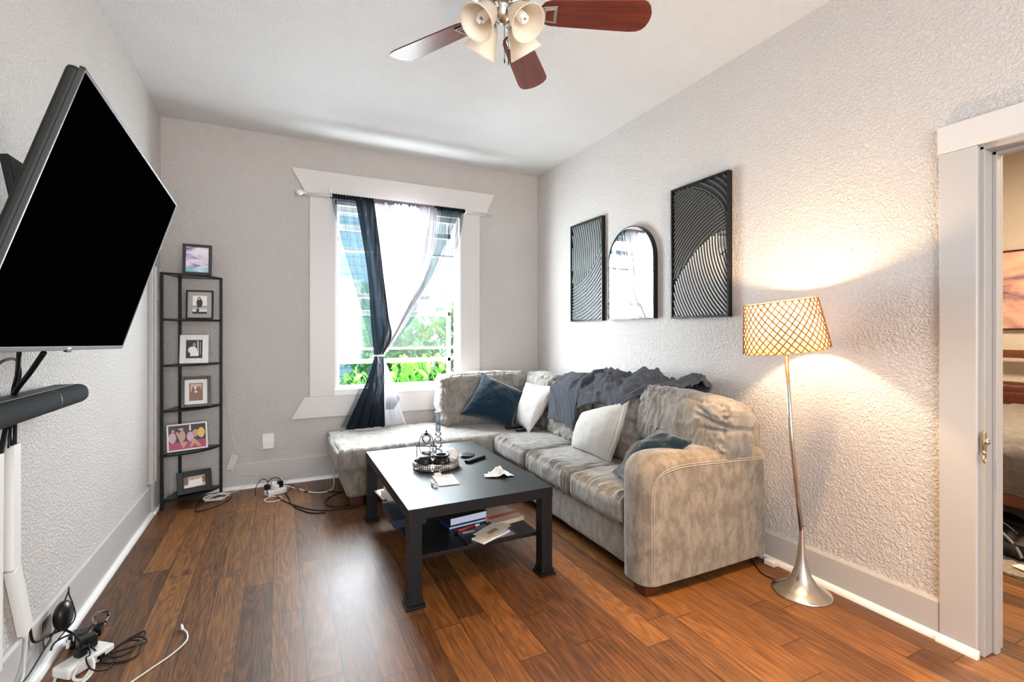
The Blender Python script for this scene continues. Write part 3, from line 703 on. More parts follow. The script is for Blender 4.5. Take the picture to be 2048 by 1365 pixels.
obj('stripe', MB().box(-.1, .1, -.052, -.012, .024, .0245), M_redst, rb); obj('page_lines', MB().box(-.1, .1, .02, .023, .024, .0244).box(-.1, .1, .05, .053, .024, .0244).box(-.1, .1, .08, .083, .024, .0244).box(-.1, .1, -.085, -.082, .024, .0244), pm('tan_ink', (.35, .26, .2), .6), rb)
pn = thing('marker_pen', 'red marker pen on the shelf in front of the books', 'pen', (.93, 2.49, ZS+.009), (0, 0, .22))
obj('barrel', MB().tube([(-.06, 0, 0), (.055, 0, 0)], .007, 12), M_redp, pn, smooth=True); obj('cap', MB().tube([(-.082, 0, 0), (-.060, 0, 0)], .0075, 12), M_blk, pn, smooth=True); obj('cap_end', MB().tube([(.055, 0, 0), (.085, 0, 0)], .0065, 12), M_plasw, pn, smooth=True)
mg = thing('magazine', 'dark glossy magazine with a mauve picture under the envelopes on the shelf', 'magazine', (1.01, 2.385, ZS), (0, 0, .02))
obj('cover', MB().box(-.145, .145, -.082, .115, 0, .006), [M_magd], mg, bevel=.0008); obj('cover_picture', MB().box(-.03, .13, -.078, .02, .006, .0063), M_pink, mg); obj('cover_title', MB().box(-.12, -.05, .05, .075, .006, .0063), M_plasg, mg)
en = thing('booklet', 'white folded booklet lying on the dark magazine', 'booklet', (1.015, 2.345, ZS+.0065), (0, 0, .42))
obj('cover', MB().box(-.105, .105, -.045, .045, 0, .010), M_paper, en, bevel=.003)
en = thing('window_envelope', 'cream window envelope on top of the booklet, topmost on the shelf pile', 'envelope', (1.04, 2.385, ZS+.019), (math.radians(3), 0, .55))
obj('sheet', MB().prism([(-.11, -.05), (.11, -.05), (.11, .05), (-.11, .05)], 0, .0012), M_paperb, en); obj('address_window', MB().box(-.055, .025, -.025, .005, .0012, .0016), pm('glassine', (.42, .30, .19), .3), en)
hd = thing('headphones', 'small black earphones tangled behind the envelope on the shelf', 'headphones', (1.10, 2.475, ZS))
obj('ear_cup', MB().lathe([(0, 0), (.018, 0), (.022, .008), (.018, .018), (0, .022)], 16), M_blk, hd, smooth=True); obj('cord', MB().tube(spline([(0, 0, .01), (-.03, .03, .012), (.02, .04, .012), (.04, 0, .012)], 5), .003, 6), M_cb, hd)
t = thing('storage_box', 'flat navy box sticking out over the left edge of the table shelf', 'box', (.668, 2.84, ZS+.0))
obj('body', MB().box(-.10, .085, -.165, .165, 0, .036), M_navyb, t, bevel=.002); obj('lid', MB().box(-.104, .089, -.169, .169, .036, .046), M_navyb, t, bevel=.002)
book('book', 'thick cream paperback lying at the far left of the table shelf', 'book', .70, 3.17, ZS, .15, .21, .040, .2, M_paper, pm('yellowed_pages', (.72, .62, .44), .7))
b3 = book('book', 'white paperback, topmost of the small stack at the far left of the table shelf', 'book', .705, 3.165, ZS+.041, .14, .20, .022, .12, M_paper, pm('yellowed_pages', (.72, .62, .44), .7))
obj('cover_print', MB().box(-.05, .04, -.085, -.078, .022, .0224).box(-.02, .01, -.07, -.055, .022, .0224), M_blk, b3)
book('magazine', 'rumpled pale magazine behind the paperback stack on the table shelf', 'magazine', .645, 3.27, ZS, .11, .20, .010, .1, pm('peach_print', (.7, .55, .5), .4))
book('book', 'pale book glimpsed in the middle of the table shelf', 'book', .86, 2.90, ZS, .12, .17, .022, .1, M_paper)

# on the table top
tr = thing('round_tray', 'round mirrored tray with a band of faceted crystals on the coffee table', 'tray', (.868, 2.870, ZT))
obj('base', MB().lathe([(0, 0), (.136, 0), (.138, .003), (.138, .006), (0, .006)], 64), pm('smoked_tray_mirror', (.25, .25, .26), .15, 1.0), tr, auto=30)
rim = MB().lathe([(.137, .004), (.1405, .004), (.1405, .009), (.137, .009)], 64, close=True).lathe([(.137, .040), (.1405, .040), (.1405, .045), (.137, .045)], 64, close=True)
obj('rim', rim, M_chromel, tr, auto=30)
cr = MB()
for k in range(66):
    a = 2*PI*k/66; M = Matrix.Rotation(a, 4, 'Z') @ T((.1385, 0, .0245))
    cr.add([(0, 0, -.016), (0, 0, .016), (.004, 0, -.008), (.004, 0, .008), (0, .006, -.009), (0, .006, .009), (0, -.006, -.009), (0, -.006, .009), (-.004, 0, -.008), (-.004, 0, .008)],
           [(0, 2, 4), (2, 3, 5, 4), (3, 1, 5), (0, 6, 2), (6, 7, 3, 2), (7, 1, 3), (0, 4, 8), (4, 5, 9, 8), (5, 1, 9), (0, 8, 6), (8, 9, 7, 6), (9, 1, 7)], 0, M)
obj('crystal_band', cr, pm('smoky_crystal', (.72, .66, .58), .08, .75), tr)
ZR = ZT+.0062
hg = thing('hourglass', 'clear glass hourglass hung in a black oval metal stand at the back of the tray', 'hourglass', (.832, 2.955, ZR), (0, 0, -.45))
st = MB(); st.tube([(0+.046*math.sin(a), 0, .115-.072*math.cos(a)) for a in [i*2*PI/36 for i in range(36)]], .0024, 6, closed=True)
st.tube([(-.068, 0, .105), (.068, 0, .105)], .0036, 8).tube(spline([(-.060, 0, .105), (-.060, 0, .04), (-.045, 0, .012), (0, 0, .006)], 5), .003, 6).tube(spline([(.060, 0, .105), (.060, 0, .04), (.045, 0, .012), (0, 0, .006)], 5), .003, 6)
st.lathe([(0, 0), (.04, 0), (.04, .004), (0, .006)], 24)
obj('stand', st, M_blkm, hg, smooth=True)
obj('finial', MB().lathe([(.014, .176), (.012, .183), (.004, .190), (.0035, .194), (.0065, .199), (.004, .205), (0, .206)], 16), M_blkm, hg, smooth=True)
obj('bulb', MB().lathe([(.004, .048), (.020, .052), (.030, .068), (.026, .086), (.010, .104), (.0035, .113), (.010, .122), (.026, .140), (.030, .158), (.020, .174), (.004, .178)], 24), M_glass, hg, smooth=True)
obj('sand', MB().lathe([(0, .05), (.019, .054), (.027, .064), (.024, .072), (0, .076)], 20), pm('pale_sand', (.85, .82, .76), .8), hg, smooth=True)
def candle(name, label, x_, y_, sc, beads):
    t = thing(name, label, 'candle holder', (x_, y_, ZT)); prof = [(0, 0), (.036, 0), (.036, .006), (.016, .012)]; z = .012
    for b in beads:
        for q in range(1, 8): prof.append((.008+(b-.008)*math.sin(q*PI/8), z+q*b*1.55/8))
        z += b*1.55; prof.append((.009, z))
    prof += [(.016, z+.006), (.017, z+.02)]
    obj('stem', MB().lathe([(r*sc, h*sc) for r, h in prof], 24), M_glass, t, smooth=True); return t, z*sc
cd, z_ = candle('candle_holder', 'beaded clear glass candle holder with a tall glass candle tube behind the tray', .945, 3.075, 1.0, [.030, .027, .025, .022])
obj('candle_tube', MB().lathe([(.013, z_), (.0165, z_+.004), (.0165, z_+.125), (.0215, z_+.128), (.0215, z_+.131), (.013, z_+.131)], 24), thin_glass('smoky_glass', (.62, .66, .72)), cd, smooth=True)
candle('candle_holder', 'shorter beaded glass candle holder behind the hourglass', .895, 3.055, .72, [.028, .025, .022, .02])
b = thing('black_bowl', 'matte black faceted orb on the left of the tray', 'ornament', (.790, 2.855, ZR))
mb = MB().lathe([(0, 0), (.030, .001), (.046, .014), (.051, .034), (.044, .056), (.026, .070), (.0, .076)], 14); obj('orb', mb, M_blks, b, auto=24)
b = thing('black_pot', 'squat glossy black pot with a wide collar and gold charm on the tray', 'pot', (.888, 2.815, ZR))
obj('body', MB().lathe([(0, 0), (.040, 0), (.050, .012), (.053, .034), (.046, .054), (.034, .066), (.032, .070)], 36), M_blks, b, smooth=True)
obj('collar', MB().lathe([(.030, .066), (.046, .070), (.048, .077), (.044, .080), (.030, .077), (.026, .066), (.026, .030), (0, .028)], 36), M_blk, b, smooth=True)
obj('charm', MB().tube([(.018, -.051, .062), (.018, -.054, .055)], .0012, 6).prism([(.013, .050), (.018, .056), (.023, .050), (.018, .042)], -.055, -.053, 'y'), M_gold, b)
b = thing('shell_candle', 'white swirled shell-shaped candle at the back right of the tray', 'ornament', (.972, 2.885, ZR))
def shf(u, v):
    a = u*2*PI; th = v*PI; r = .050*(1+.07*math.sin(5*(a+2.2*th))); return (r*math.sin(th)*math.cos(a), r*math.sin(th)*math.sin(a), .046-.046*math.cos(th)*(1.05))
obj('body', MB().grid(shf, 60, 30, cu=True), pm('cream_wax', (.84, .79, .72), .4), b, smooth=True)
b = thing('silver_spoon', 'small dark spoon lying in the tray beside the pot', 'spoon', (.955, 2.790, ZR+.004), (0, 0, .5)); obj('bowl', MB().lathe([(0, 0), (.009, .001), (.013, .006), (.0125, .007), (.008, .002), (0, .0015)], 16), M_chromel, b, smooth=True); obj('handle', MB().tube([(-.012, 0, .006), (-.06, -.004, .012)], .0015, 6), M_chromel, b)
for k, (x_, y_, z0_) in enumerate(((1.125, 3.010, 0), (1.130, 3.005, .0075))):
    tag(obj('coaster', MB().lathe([(0, 0), (.046, 0), (.048, .002), (.048, .006), (.046, .0072), (0, .0072)], 32), M_magd, loc=(x_, y_, ZT+z0_), auto=30), ['dark round coaster at the bottom of the pair by the remote', 'dark round coaster resting on another behind the tray'][k], 'coaster', 'stacked coasters')
def remote(label, x_, y_, z, rz, L_=.17, wd=.042):
    t = thing('remote_control', label, 'remote control', (x_, y_, z), (0, 0, rz)); obj('body', MB().box(-L_/2, L_/2, -wd/2, wd/2, 0, .018), M_blk, t, bevel=.006)
    bt = MB()
    for i in range(9):
        for j in range(3): bt.box(-L_*.42+i*L_*.092, -L_*.42+i*L_*.092+.007, -.013+j*.011, -.007+j*.011, .018, .0195)
    obj('buttons', bt, pm('dark_grey_rubber', (.10, .10, .11), .6), t)
remote('black remote control lying beside the tray on the coffee table', 1.14, 2.895, ZT, .50)
remote('black remote control at the back of the chaise seat beside the pillows', 1.875, 3.80, .452, .08, .18, .044)
remote('shorter black remote control at the front edge of the chaise seat', 1.90, 3.68, .450, .12, .16, .044)
# crumpled tissue
def tis(u, v):
    x_ = (u-.5)*.15; y_ = (v-.5)*.13; h = .002+.040*math.exp(-((x_-.015)/.018)**2-((y_)/.045)**2)+.02*abs(noise.noise(Vector((u*6, v*6, 2))))*math.sin(PI*u)+.004
    return (x_+.02*noise.noise(Vector((u*4, v*4, 7))), y_*(1-.5*(1-u))+.02*noise.noise(Vector((u*4, v*4, 17))), h)
tag(obj('tissue', MB().grid(tis, 34, 30), M_paper, loc=(1.135, 2.535, ZT), solid=.001), 'crumpled white tissue near the right edge of the coffee table', 'tissue')
b = thing('paper_card', 'folded peach-white paper sleeve in front of the round tray', 'paper', (.832, 2.575, ZT), (0, 0, -.10))
obj('sheet', MB().box(-.055, .062, -.095, .095, 0, .006), pm('blush_paper', (.84, .74, .68), .6), b, bevel=.002); obj('curled_edge', MB().tube(spline([(-.065, -.10, .008), (-.082, -.07, .014), (-.08, -.02, .012)], 5), .006, 8), M_paper, b, smooth=True)
obj('white_tab', MB().box(-.04, .0, .097, .125, 0, .012), M_paper, b, bevel=.002)
tag(obj('envelope', MB().prism([(-.09, -.07), (.10, .05), (.06, .10), (-.04, .03)], 0, .002), M_paper, loc=(.81, 3.26, ZT)), 'white envelope at the far left corner of the coffee table behind the hourglass', 'envelope')

# ------------------------------------------------------------ floor lamp
LB = Vector((2.348, 1.515, 0)); ldir = Vector((-.071, .035, 1.215)).normalized()
lamp = thing('floor_lamp', 'slim brushed nickel floor lamp with a lit woven lattice shade and trumpet base', 'lamp', LB)
obj('base', MB().lathe([(0, .0), (.133, .0), (.135, .004), (.130, .010), (.098, .024), (.068, .050), (.045, .085), (.030, .130), (.021, .18), (.015, .24), (.0115, .30), (.0105, .33)], 56), M_chrome, lamp, smooth=True)
obj('pole', MB().tube([Vector((0, 0, .30)), ldir*.74*1.0+Vector((0, 0, .0)), ldir*1.24], [.0105, .0105, .0095], 16), M_chrome, lamp, smooth=True)
obj('pole_joint', MB().tube([ldir*.875, ldir*.879], .0120, 16).tube([ldir*1.19, ldir*1.196], .0118, 16), M_chromel, lamp, smooth=True)
tz = ldir; qz = Vector((0, 0, 1)).rotation_difference((ldir+Vector((-.06, .025, 0))).normalized()).to_matrix().to_4x4()
MS = T(ldir*1.215) @ qz
H_, r0, r1 = .245, .192, .162
def shade_mat():
    m = pm('glowing_cream_lamp_fabric', (.86, .62, .32), .8); t = NT(m)
    df = t.n('BsdfDiffuse', {0: (.62, .44, .24, 1)}); tl = t.n('BsdfTranslucent', {0: (.58, .40, .18, 1)}); a = t.n('MixShader', {0: .62})
    t.t.links.new(df.outputs[0], a.inputs[1]); t.t.links.new(tl.outputs[0], a.inputs[2]); t.t.links.new(a.outputs[0], t.t.nodes['Material Output'].inputs[0]); return m
sh = obj('shade', MB().lathe([(r0, 0), (r1, H_)], 72, M=MS), shade_mat(), lamp, smooth=True)
lt = MB(); nst = 34
for sg in (1, -1):
    for k in range(nst):
        pts = []
        for i in range(13):
            v = i/12; a = 2*PI*k/nst+sg*v*1.15; r = (r0+(r1-r0)*v)+.0012
            pts.append(MS @ Vector((r*math.cos(a), r*math.sin(a), H_*v)))
        lt.tube(pts, .0030, 4)
lat = obj('lattice', lt, pm('brown_twine', (.24, .09, .03), .7), sh, 'brown woven lattice over the shade')
for r, zz in ((r0, 0), (r1, H_)):
    obj('shade_rim', MB().tube([MS @ Vector((r*math.cos(a), r*math.sin(a), zz)) for a in [i*2*PI/60 for i in range(60)]], .003, 6, closed=True), pm('tan_trim', (.62, .42, .2), .6), sh, smooth=True)
obj('socket', MB().tube([MS @ Vector((0, 0, -.01)), MS @ Vector((0, 0, .06))], .016, 14), M_blkm, lamp, smooth=True)
bulbc = LB+(MS @ Vector((0, 0, .145)))
em = pm('lit_bulb', (1, 1, 1), .5); NT(em).i(NT(em).p, 'Emission Color', (1, .72, .40, 1)); NT(em).i(NT(em).p, 'Emission Strength', 14.0)
obj('bulb', MB().lathe([(.0, .06), (.014, .062), (.018, .075), (.026, .095), (.028, .112), (.022, .130), (.010, .138), (0, .140)], 20, M=MS), em, lamp, smooth=True)
light('lamp_bulb_light', 'POINT', LB+(MS @ Vector((0, 0, .180))), 22, (1, .68, .38), shadow_soft_size=.022)
tag(obj('lamp_cord', MB().tube(spline([(2.33, 1.63, .006), (2.33, 1.72, .006), (2.38, 1.80, .006), (2.45, 1.90, .006)], 6), .003, 6), M_cb, smooth=True), 'thin black lamp cord running from the trumpet base under the sofa', 'cord')
pw = thing('plug_adapter', 'small white plug adapter on the floor between the sofa foot and the wall', 'plug', (2.465, 1.765, 0)); obj('body', MB().box(-.02, .02, -.03, .03, 0, .03), M_plasw, pw, bevel=.005); obj('prong', MB().box(-.008, -.006, .03, .045, .012, .02).box(.006, .008, .03, .045, .012, .02), M_chromel, pw)

# ------------------------------------------------------------ wall art
def relief(label, y_hi, y_lo, z0, z1, sets, m):
    W_, Hh = y_hi-y_lo, z1-z0
    t = thing('wall_art', label, 'wall art', (XR, (y_hi+y_lo)/2, z0)); d = .036; fw = .012
    obj('frame', MB().box(-d, 0, -W_/2, -W_/2+fw, 0, Hh).box(-d, 0, W_/2-fw, W_/2, 0, Hh).box(-d, 0, -W_/2+fw, W_/2-fw, 0, fw).box(-d, 0, -W_/2+fw, W_/2-fw, Hh-fw, Hh), M_blks, t, bevel=.0015)
    obj('board', MB().box(-.016, 0, -W_/2+fw, W_/2-fw, fw, Hh-fw), pm('black_art_board', (.012, .013, .013), .5), t)
    mb = MB(); iw = W_/2-fw-.001
    for (cu, cv, ra, rb, step, pred, wd) in sets:
        r = ra
        while r < rb:
            n = max(24, int(r*2*PI/.012)); run = []
            runs = []
            for k in range(n+1):
                a = 2*PI*k/n; u = cu+r*math.cos(a); v = cv+r*math.sin(a)      # metres, u to the right in view (towards -y)
                if .0 < u < 2*iw and .0 < v < Hh-2*fw and pred(u, v): run.append((u, v))
                else:
                    if len(run) > 1: runs.append(run)
                    run = []
            if len(run) > 1: runs.append(run)
            for run in runs:
                vs = []; fs = []
                for i, (u, v) in enumerate(run):
                    dx, dy = u-cu, v-cv; L_ = math.hypot(dx, dy); dx /= L_; dy /= L_
                    for q, hh in ((-wd/2, .016), (-wd/5, .026), (wd/5, .026), (wd/2, .016)):
                        vs.append((-hh, iw-(u+dx*q), fw+v+dy*q))
                for i in range(len(run)-1):
                    for q in range(3): fs.append((i*4+q, i*4+q+1, i*4+5+q, i*4+4+q))
                fs += [(0, 1, 2, 3), tuple(len(vs)-4+q for q in (3, 2, 1, 0))]
                mb.add(vs, fs)
            r += step
    obj('relief_arcs', mb, m, t)
M_rel = pm('black_relief_dim_highlight', (.10, .105, .105), .32, .1); M_rel2 = pm('black_relief_bright_highlight', (.55, .555, .55), .35, .1); M_rel3 = pm('black_relief_mid_highlight', (.34, .38, .39), .32, .1)  # satin black ridges; the light they catch is put into these paler colours
# larger panel: three families of arcs
bW, bH = .485, .91
B1 = lambda u, v: math.hypot(u-.05, v-.46) > .40 and u > .12
C1 = lambda u, v: v < .26+.44*math.sin(min(1, u/.46)*PI/2*.8)-.0 and not (u > .40 and v > .50)
class _A: pass
def panel_big():
    inA = lambda u, v: math.hypot(u-.02, v-.42) > .475 and u > .18 and v > .6
    inC = lambda u, v: v < .24+.30*math.sin(min(1., u/.42)*PI/2) 
    inB = lambda u, v: not inA(u, v) and not inC(u, v)
    relief('tall black relief panel of swirling arcs nearest the floor lamp', 2.556, 2.071, 1.40, 2.312,
           [(.02, .42, .48, .9, .034, inA, .011), (.62, .02, .30, 1.2, .0215, inB, .013)], M_rel)
panel_big()
t_ = [o for o in COL.objects if o.name.startswith('wall_art')][-1]
def relief_more(t, W_, Hh, sets, m, fw=.012, name='relief_arcs'):
    mb = MB(); iw = W_/2-fw-.001
    for (cu, cv, ra, rb, step, pred, wd) in sets:
        r = ra
        while r < rb:
            n = max(24, int(r*2*PI/.012)); run = []; runs = []
            for k in range(n+1):
                a = 2*PI*k/n; u = cu+r*math.cos(a); v = cv+r*math.sin(a)
                if 0 < u < 2*iw and 0 < v < Hh-2*fw and pred(u, v): run.append((u, v))
                else:
                    if len(run) > 1: runs.append(run)
                    run = []
            if len(run) > 1: runs.append(run)
            for run in runs:
                vs = []; fs = []
                for i, (u, v) in enumerate(run):
                    dx, dy = u-cu, v-cv; L_ = math.hypot(dx, dy); dx /= L_; dy /= L_
                    for q, hh in ((-wd/2, .016), (-wd/5, .026), (wd/5, .026), (wd/2, .016)): vs.append((-hh, iw-(u+dx*q), fw+v+dy*q))
                for i in range(len(run)-1):
                    for q in range(3): fs.append((i*4+q, i*4+q+1, i*4+5+q, i*4+4+q))
                fs += [(0, 1, 2, 3), tuple(len(vs)-4+q for q in (3, 2, 1, 0))]
                mb.add(vs, fs)
            r += step
    obj(name, mb, m, t)
relief_more(t_, .485, .912, [(.86, .50, .40, 1.1, .0225, lambda u, v: v < .232+.30*math.sin(min(1., u/.42)*PI/2) , .0068),
                             ], M_rel2)
relief_more(t_, .485, .912, [(.50, .46, .03, .12, .022, lambda u, v: v < .57 and v > .33 and u > .385, .010)], M_rel)
pr_low = lambda u, v: math.hypot(u+.10, v-.92) > .62
pr_c = lambda u, v: math.hypot(u-.32, v-.30) > .37 and v < .16 and u < .3
relief('narrow-looking black relief panel of curved ridges at the far end near the corner', 3.859, 3.360, 1.405, 2.315,
       [(-.10, .92, .63, 1.4, .030, lambda u, v: pr_low(u, v) and not pr_c(u, v), .011), (.32, .30, .375, .7, .02, pr_c, .009)], M_rel3)
t_ = [o for o in COL.objects if o.name.startswith('wall_art') and o.type == 'EMPTY'][-1]
relief_more(t_, .499, .91, [(-.62, .58, .63, 1.5, .032, lambda u, v: not pr_low(u, v), .011)], M_rel3)
# arched mirror
mi = thing('arched_mirror', 'arched wall mirror with a thin black frame between the two relief panels', 'mirror', (XR, 3.0, 1.407))
W_, Hh = .554, .738
def arch(w_, h_, n=28):
    r = w_/2; return [(-r, 0)]+[(r*-math.cos(i*PI/n), h_-r+r*math.sin(i*PI/n)) for i in range(n+1)]+[(r, 0)]
oa, ia = arch(W_, Hh), arch(W_-.016, Hh-.008)
ia = [(a, max(b, .008)) for a, b in ia]
n = len(oa); fs = []; vs = [(-.04, a, b) for a, b in oa]+[(-.04, a, b) for a, b in ia]+[(0, a, b) for a, b in oa]+[(-.010, a, b) for a, b in ia]
for i in range(n):
    j = (i+1) % n; fs += [(i, j, n+j, n+i), (i, 2*n+i, 2*n+j, j), (n+i, n+j, 3*n+j, 3*n+i)]
obj('frame', MB().add(vs, fs), M_blks, mi, auto=35)
obj('mirror_glass', MB().prism([(a, b) for a, b in ia], -.034, -.008, 'x'), M_mirror, mi)

# ------------------------------------------------------------ television
A_, B_, C2 = Vector((-.4093, 1.4284, 1.9171)), Vector((-.4308, 2.6529, 1.8917)), Vector((-.6289, 2.6357, 1.2298))
ux = (B_-A_).normalized(); uz = (B_-C2); uz = (uz-ux*uz.dot(ux)).normalized(); un = uz.cross(ux) if uz.cross(ux).x > 0 else ux.cross(uz)
lx = -ux; un = uz.cross(lx)
MT = Matrix(((lx.x, un.x, uz.x, 0), (lx.y, un.y, uz.y, 0), (lx.z, un.z, uz.z, 0), (0, 0, 0, 1)))
Wt, Ht = 1.225, .69
cen = A_+ux*Wt/2-uz*Ht/2
tv = thing('television', 'large black flat-screen television tilted down on an arm from the left wall', 'television', cen)
tv.rotation_euler = MT.to_euler()
# local: x along screen towards the camera end, y = outward normal, z = up the screen
obj('screen', MB().box(-Wt/2+.008, Wt/2-.008, -.004, .0, -Ht/2+.014, Ht/2-.008), M_screen, tv)
obj('bezel', MB().box(-Wt/2, -Wt/2+.008, -.008, .003, -Ht/2, Ht/2).box(Wt/2-.008, Wt/2, -.008, .003, -Ht/2, Ht/2).box(-Wt/2, Wt/2, -.008, .003, Ht/2-.008, Ht/2).box(-Wt/2, Wt/2, -.008, .003, -Ht/2, -Ht/2+.014), M_bezel, tv, bevel=.0015)
obj('back_shell', MB().box(-Wt/2+.002, Wt/2-.002, -.034, -.004, -Ht/2+.002, Ht/2-.002).box(-Wt*.40, Wt*.40, -.062, -.034, -Ht*.42, Ht*.20), M_tvback, tv, bevel=.012)
obj('logo', MB().box(-.0, .03, .003, .0036, -Ht/2+.004, -Ht/2+.010), M_plasg, tv)
obj('sensor', MB().box(-.02, .02, -.008, .002, -Ht/2-.007, -Ht/2), M_blk, tv, bevel=.002)
ma = thing('tv_wall_mount', 'black articulated wall bracket holding the television', 'bracket', (XL, 1.85, 1.62))
obj('wall_plate', MB().box(0, .012, -.05, .20, -.20, .20), M_blkm, ma, bevel=.003)
obj('arm', MB().box(.012, .20, .02, .06, -.02, .02).box(.012, .05, .0, .08, -.12, .14), M_blkm, ma, bevel=.004)
obj('vesa_plate', MB().box(.19, .21, -.10, .18, -.13, .13, M=Matrix.Rotation(math.radians(-10), 4, 'Y')), M_blkm, ma, bevel=.003)
sb = thing('soundbar', 'rounded grey fabric soundbar hung below the television', 'soundbar', (-.765, 2.02, 1.052))
fabm = pm('charcoal_speaker_fabric', (.012, .0135, .0145), .85, spec=.2); t = NT(fabm); t.bump(t.noise(t.coords('Object'), 700, 1), .5, .002)
def stad(x0_, x1_, z0_, z1_, r, n=6):
    return [(cx+r*math.cos(a), cz+r*math.sin(a)) for cx, cz, a0 in ((x1_-r, z1_-r, 0), (x0_+r, z1_-r, 90), (x0_+r, z0_+r, 180), (x1_-r, z0_+r, 270)) for a in [math.radians(a0+90*i/n) for i in range(n+1)]]
obj('body', MB().prism(stad(-.05, .05, -.038, .038, .034), -.56, .52, 'y'), fabm, sb, auto=50, bevel=0)
obj('seam_band', MB().prism(stad(-.0505, .0505, -.0385, .0385, .0342), .255, .262, 'y'), M_blk, sb)
obj('end_cap', MB().prism(stad(-.049, .049, -.037, .037, .033), .52, .532, 'y').prism([(.028, -.006), (.04, -.006), (.04, .006), (.028, .006)], .532, .5325, 'y'), M_tvback, sb, bevel=.004)
obj('top_panel', MB().box(-.048, .012, -.5, .50, .038, .040), M_tvback, sb)
obj('bracket', MB().box(-.08, .0, .30, .34, -.045, -.036).box(-.08, -.0, -.34, -.30, -.045, -.036), M_blkm, sb)

# cable trunking and cables on the left wall
def trunk(label, pts, wd=.024):
    t = thing('cable_trunking', label, 'cable cover', (XL, pts[0][0], pts[0][1]))
    for (ya, za), (yb, zb) in zip(pts, pts[1:]):
        dy, dz = yb-ya, zb-za; L_ = math.hypot(dy, dz); ny, nz = dz/L_*wd/2, -dy/L_*wd/2
        poly = [(ya+ny-pts[0][0], za+nz-pts[0][1]), (ya-ny-pts[0][0], za-nz-pts[0][1]), (yb-ny-pts[0][0], zb-nz-pts[0][1]), (yb+ny-pts[0][0], zb+nz-pts[0][1])]
        obj('channel', MB().prism(poly, .001, .030, 'x'), M_plasw, t, bevel=.003)
trunk('white vertical cable trunking on the left wall ending in a slanted lower piece', [(2.225, .915), (2.225, .49), (2.32, .222)], .052)
trunk('second white cable trunking at the left edge of the photo', [(2.115, .905), (2.105, .2)], .045)
def cable(label, pts, m, r=.0035, k=8, name='cable', cat='cable', group=None):
    o_ = Vector(pts[0]); o = obj(name, MB().tube([p-o_ for p in spline(pts, k)], r, 7), m, loc=tuple(o_), smooth=True); return tag(o, label, cat, group)
cable('thick black cable from behind the television down past the soundbar', [(-0.66, 1.966, 1.238), (-0.72, 2.045, 1.172), (-0.8, 2.159, 1.093), (-0.825, 2.186, 1.007), (-0.825, 2.154, 0.938), (-0.825, 2.135, 0.893)], M_cb, .008)
cable('slim black cable looping beneath the television to the soundbar', [(-0.72, 1.832, 1.204), (-0.76, 2.002, 1.217), (-0.79, 2.152, 1.207), (-0.8, 2.2, 1.153), (-0.815, 2.199, 1.086)], M_cb, .0045)
cable('black cable falling straight from the television behind the soundbar', [(-0.7, 1.919, 1.24), (-0.78, 2.124, 1.162), (-0.815, 2.192, 1.09), (-0.825, 2.233, 0.982), (-0.825, 2.23, 0.902)], M_cb, .006)
cable('black cable entering the top of the white trunking', [(-0.81, 2.179, 1.024), (-0.82, 2.186, 0.959), (-0.825, 2.213, 0.905)], M_cb, .0045)
cable('second thin black cable entering the top of the white trunking', [(-0.812, 2.171, 1.025), (-0.822, 2.185, 0.973), (-0.822, 2.181, 0.912)], M_cb, .003)
cable('black cord drooping from the trunking end to the left floor outlet', [(-.822, 2.335, .218), (-.82, 2.35, .165), (-.81, 2.37, .15), (-.80, 2.44, .13), (-.78, 2.50, .11), (-.755, 2.54, .06)], M_cb, .0045)
cable('grey-white cable curling from the trunking end along the baseboard', [(-.82, 2.31, .22), (-.82, 2.29, .14), (-.81, 2.25, .10), (-.80, 2.19, .09)], M_plasg, .004)
cable('thin black cord crossing the baseboard by the outlet', [(-.80, 2.18, .10), (-.80, 2.26, .09), (-.795, 2.38, .115), (-.79, 2.47, .14), (-.77, 2.55, .15)], M_cb, .003)
cable('thick black cable in the bottom left corner', [(-.80, 2.17, .085), (-.79, 2.22, .05), (-.77, 2.26, .01), (-.755, 2.25, .006)], M_cb, .008)

# left wall outlet, adapter
ou = thing('wall_outlet', 'steel outlet plate set in the left baseboard', 'outlet', (XL+.018, 2.475, .125))
obj('plate', MB().box(0, .005, -.045, .045, -.06, .06), M_chrome, ou, bevel=.002); obj('socket', MB().box(.005, .007, -.016, .016, -.04, -.012), M_plasw, ou, bevel=.001)
ad = thing('power_adapter', 'black oval power adapter plugged into the left baseboard outlet', 'adapter', (XL+.03, 2.505, .165))
def ov(u, v):
    a = u*2*PI; th = v*PI; return (.032+.030*math.sin(th)*math.cos(a), .045*math.sin(th)*math.sin(a)*(1.05-.15*math.cos(th)), -.058*math.cos(th))
obj('body', MB().grid(ov, 28, 16, cu=True), M_blks, ad, smooth=True); obj('cord', MB().tube(spline([(.03, .02, .05), (.035, .04, .075), (.03, .065, .085), (.035, .05, .06), (.05, .035, .03), (.06, .03, -.03), (.04, 0, -.06), (.03, -.04, -.07)], 6), .0025, 6), M_cb, ad, smooth=True)
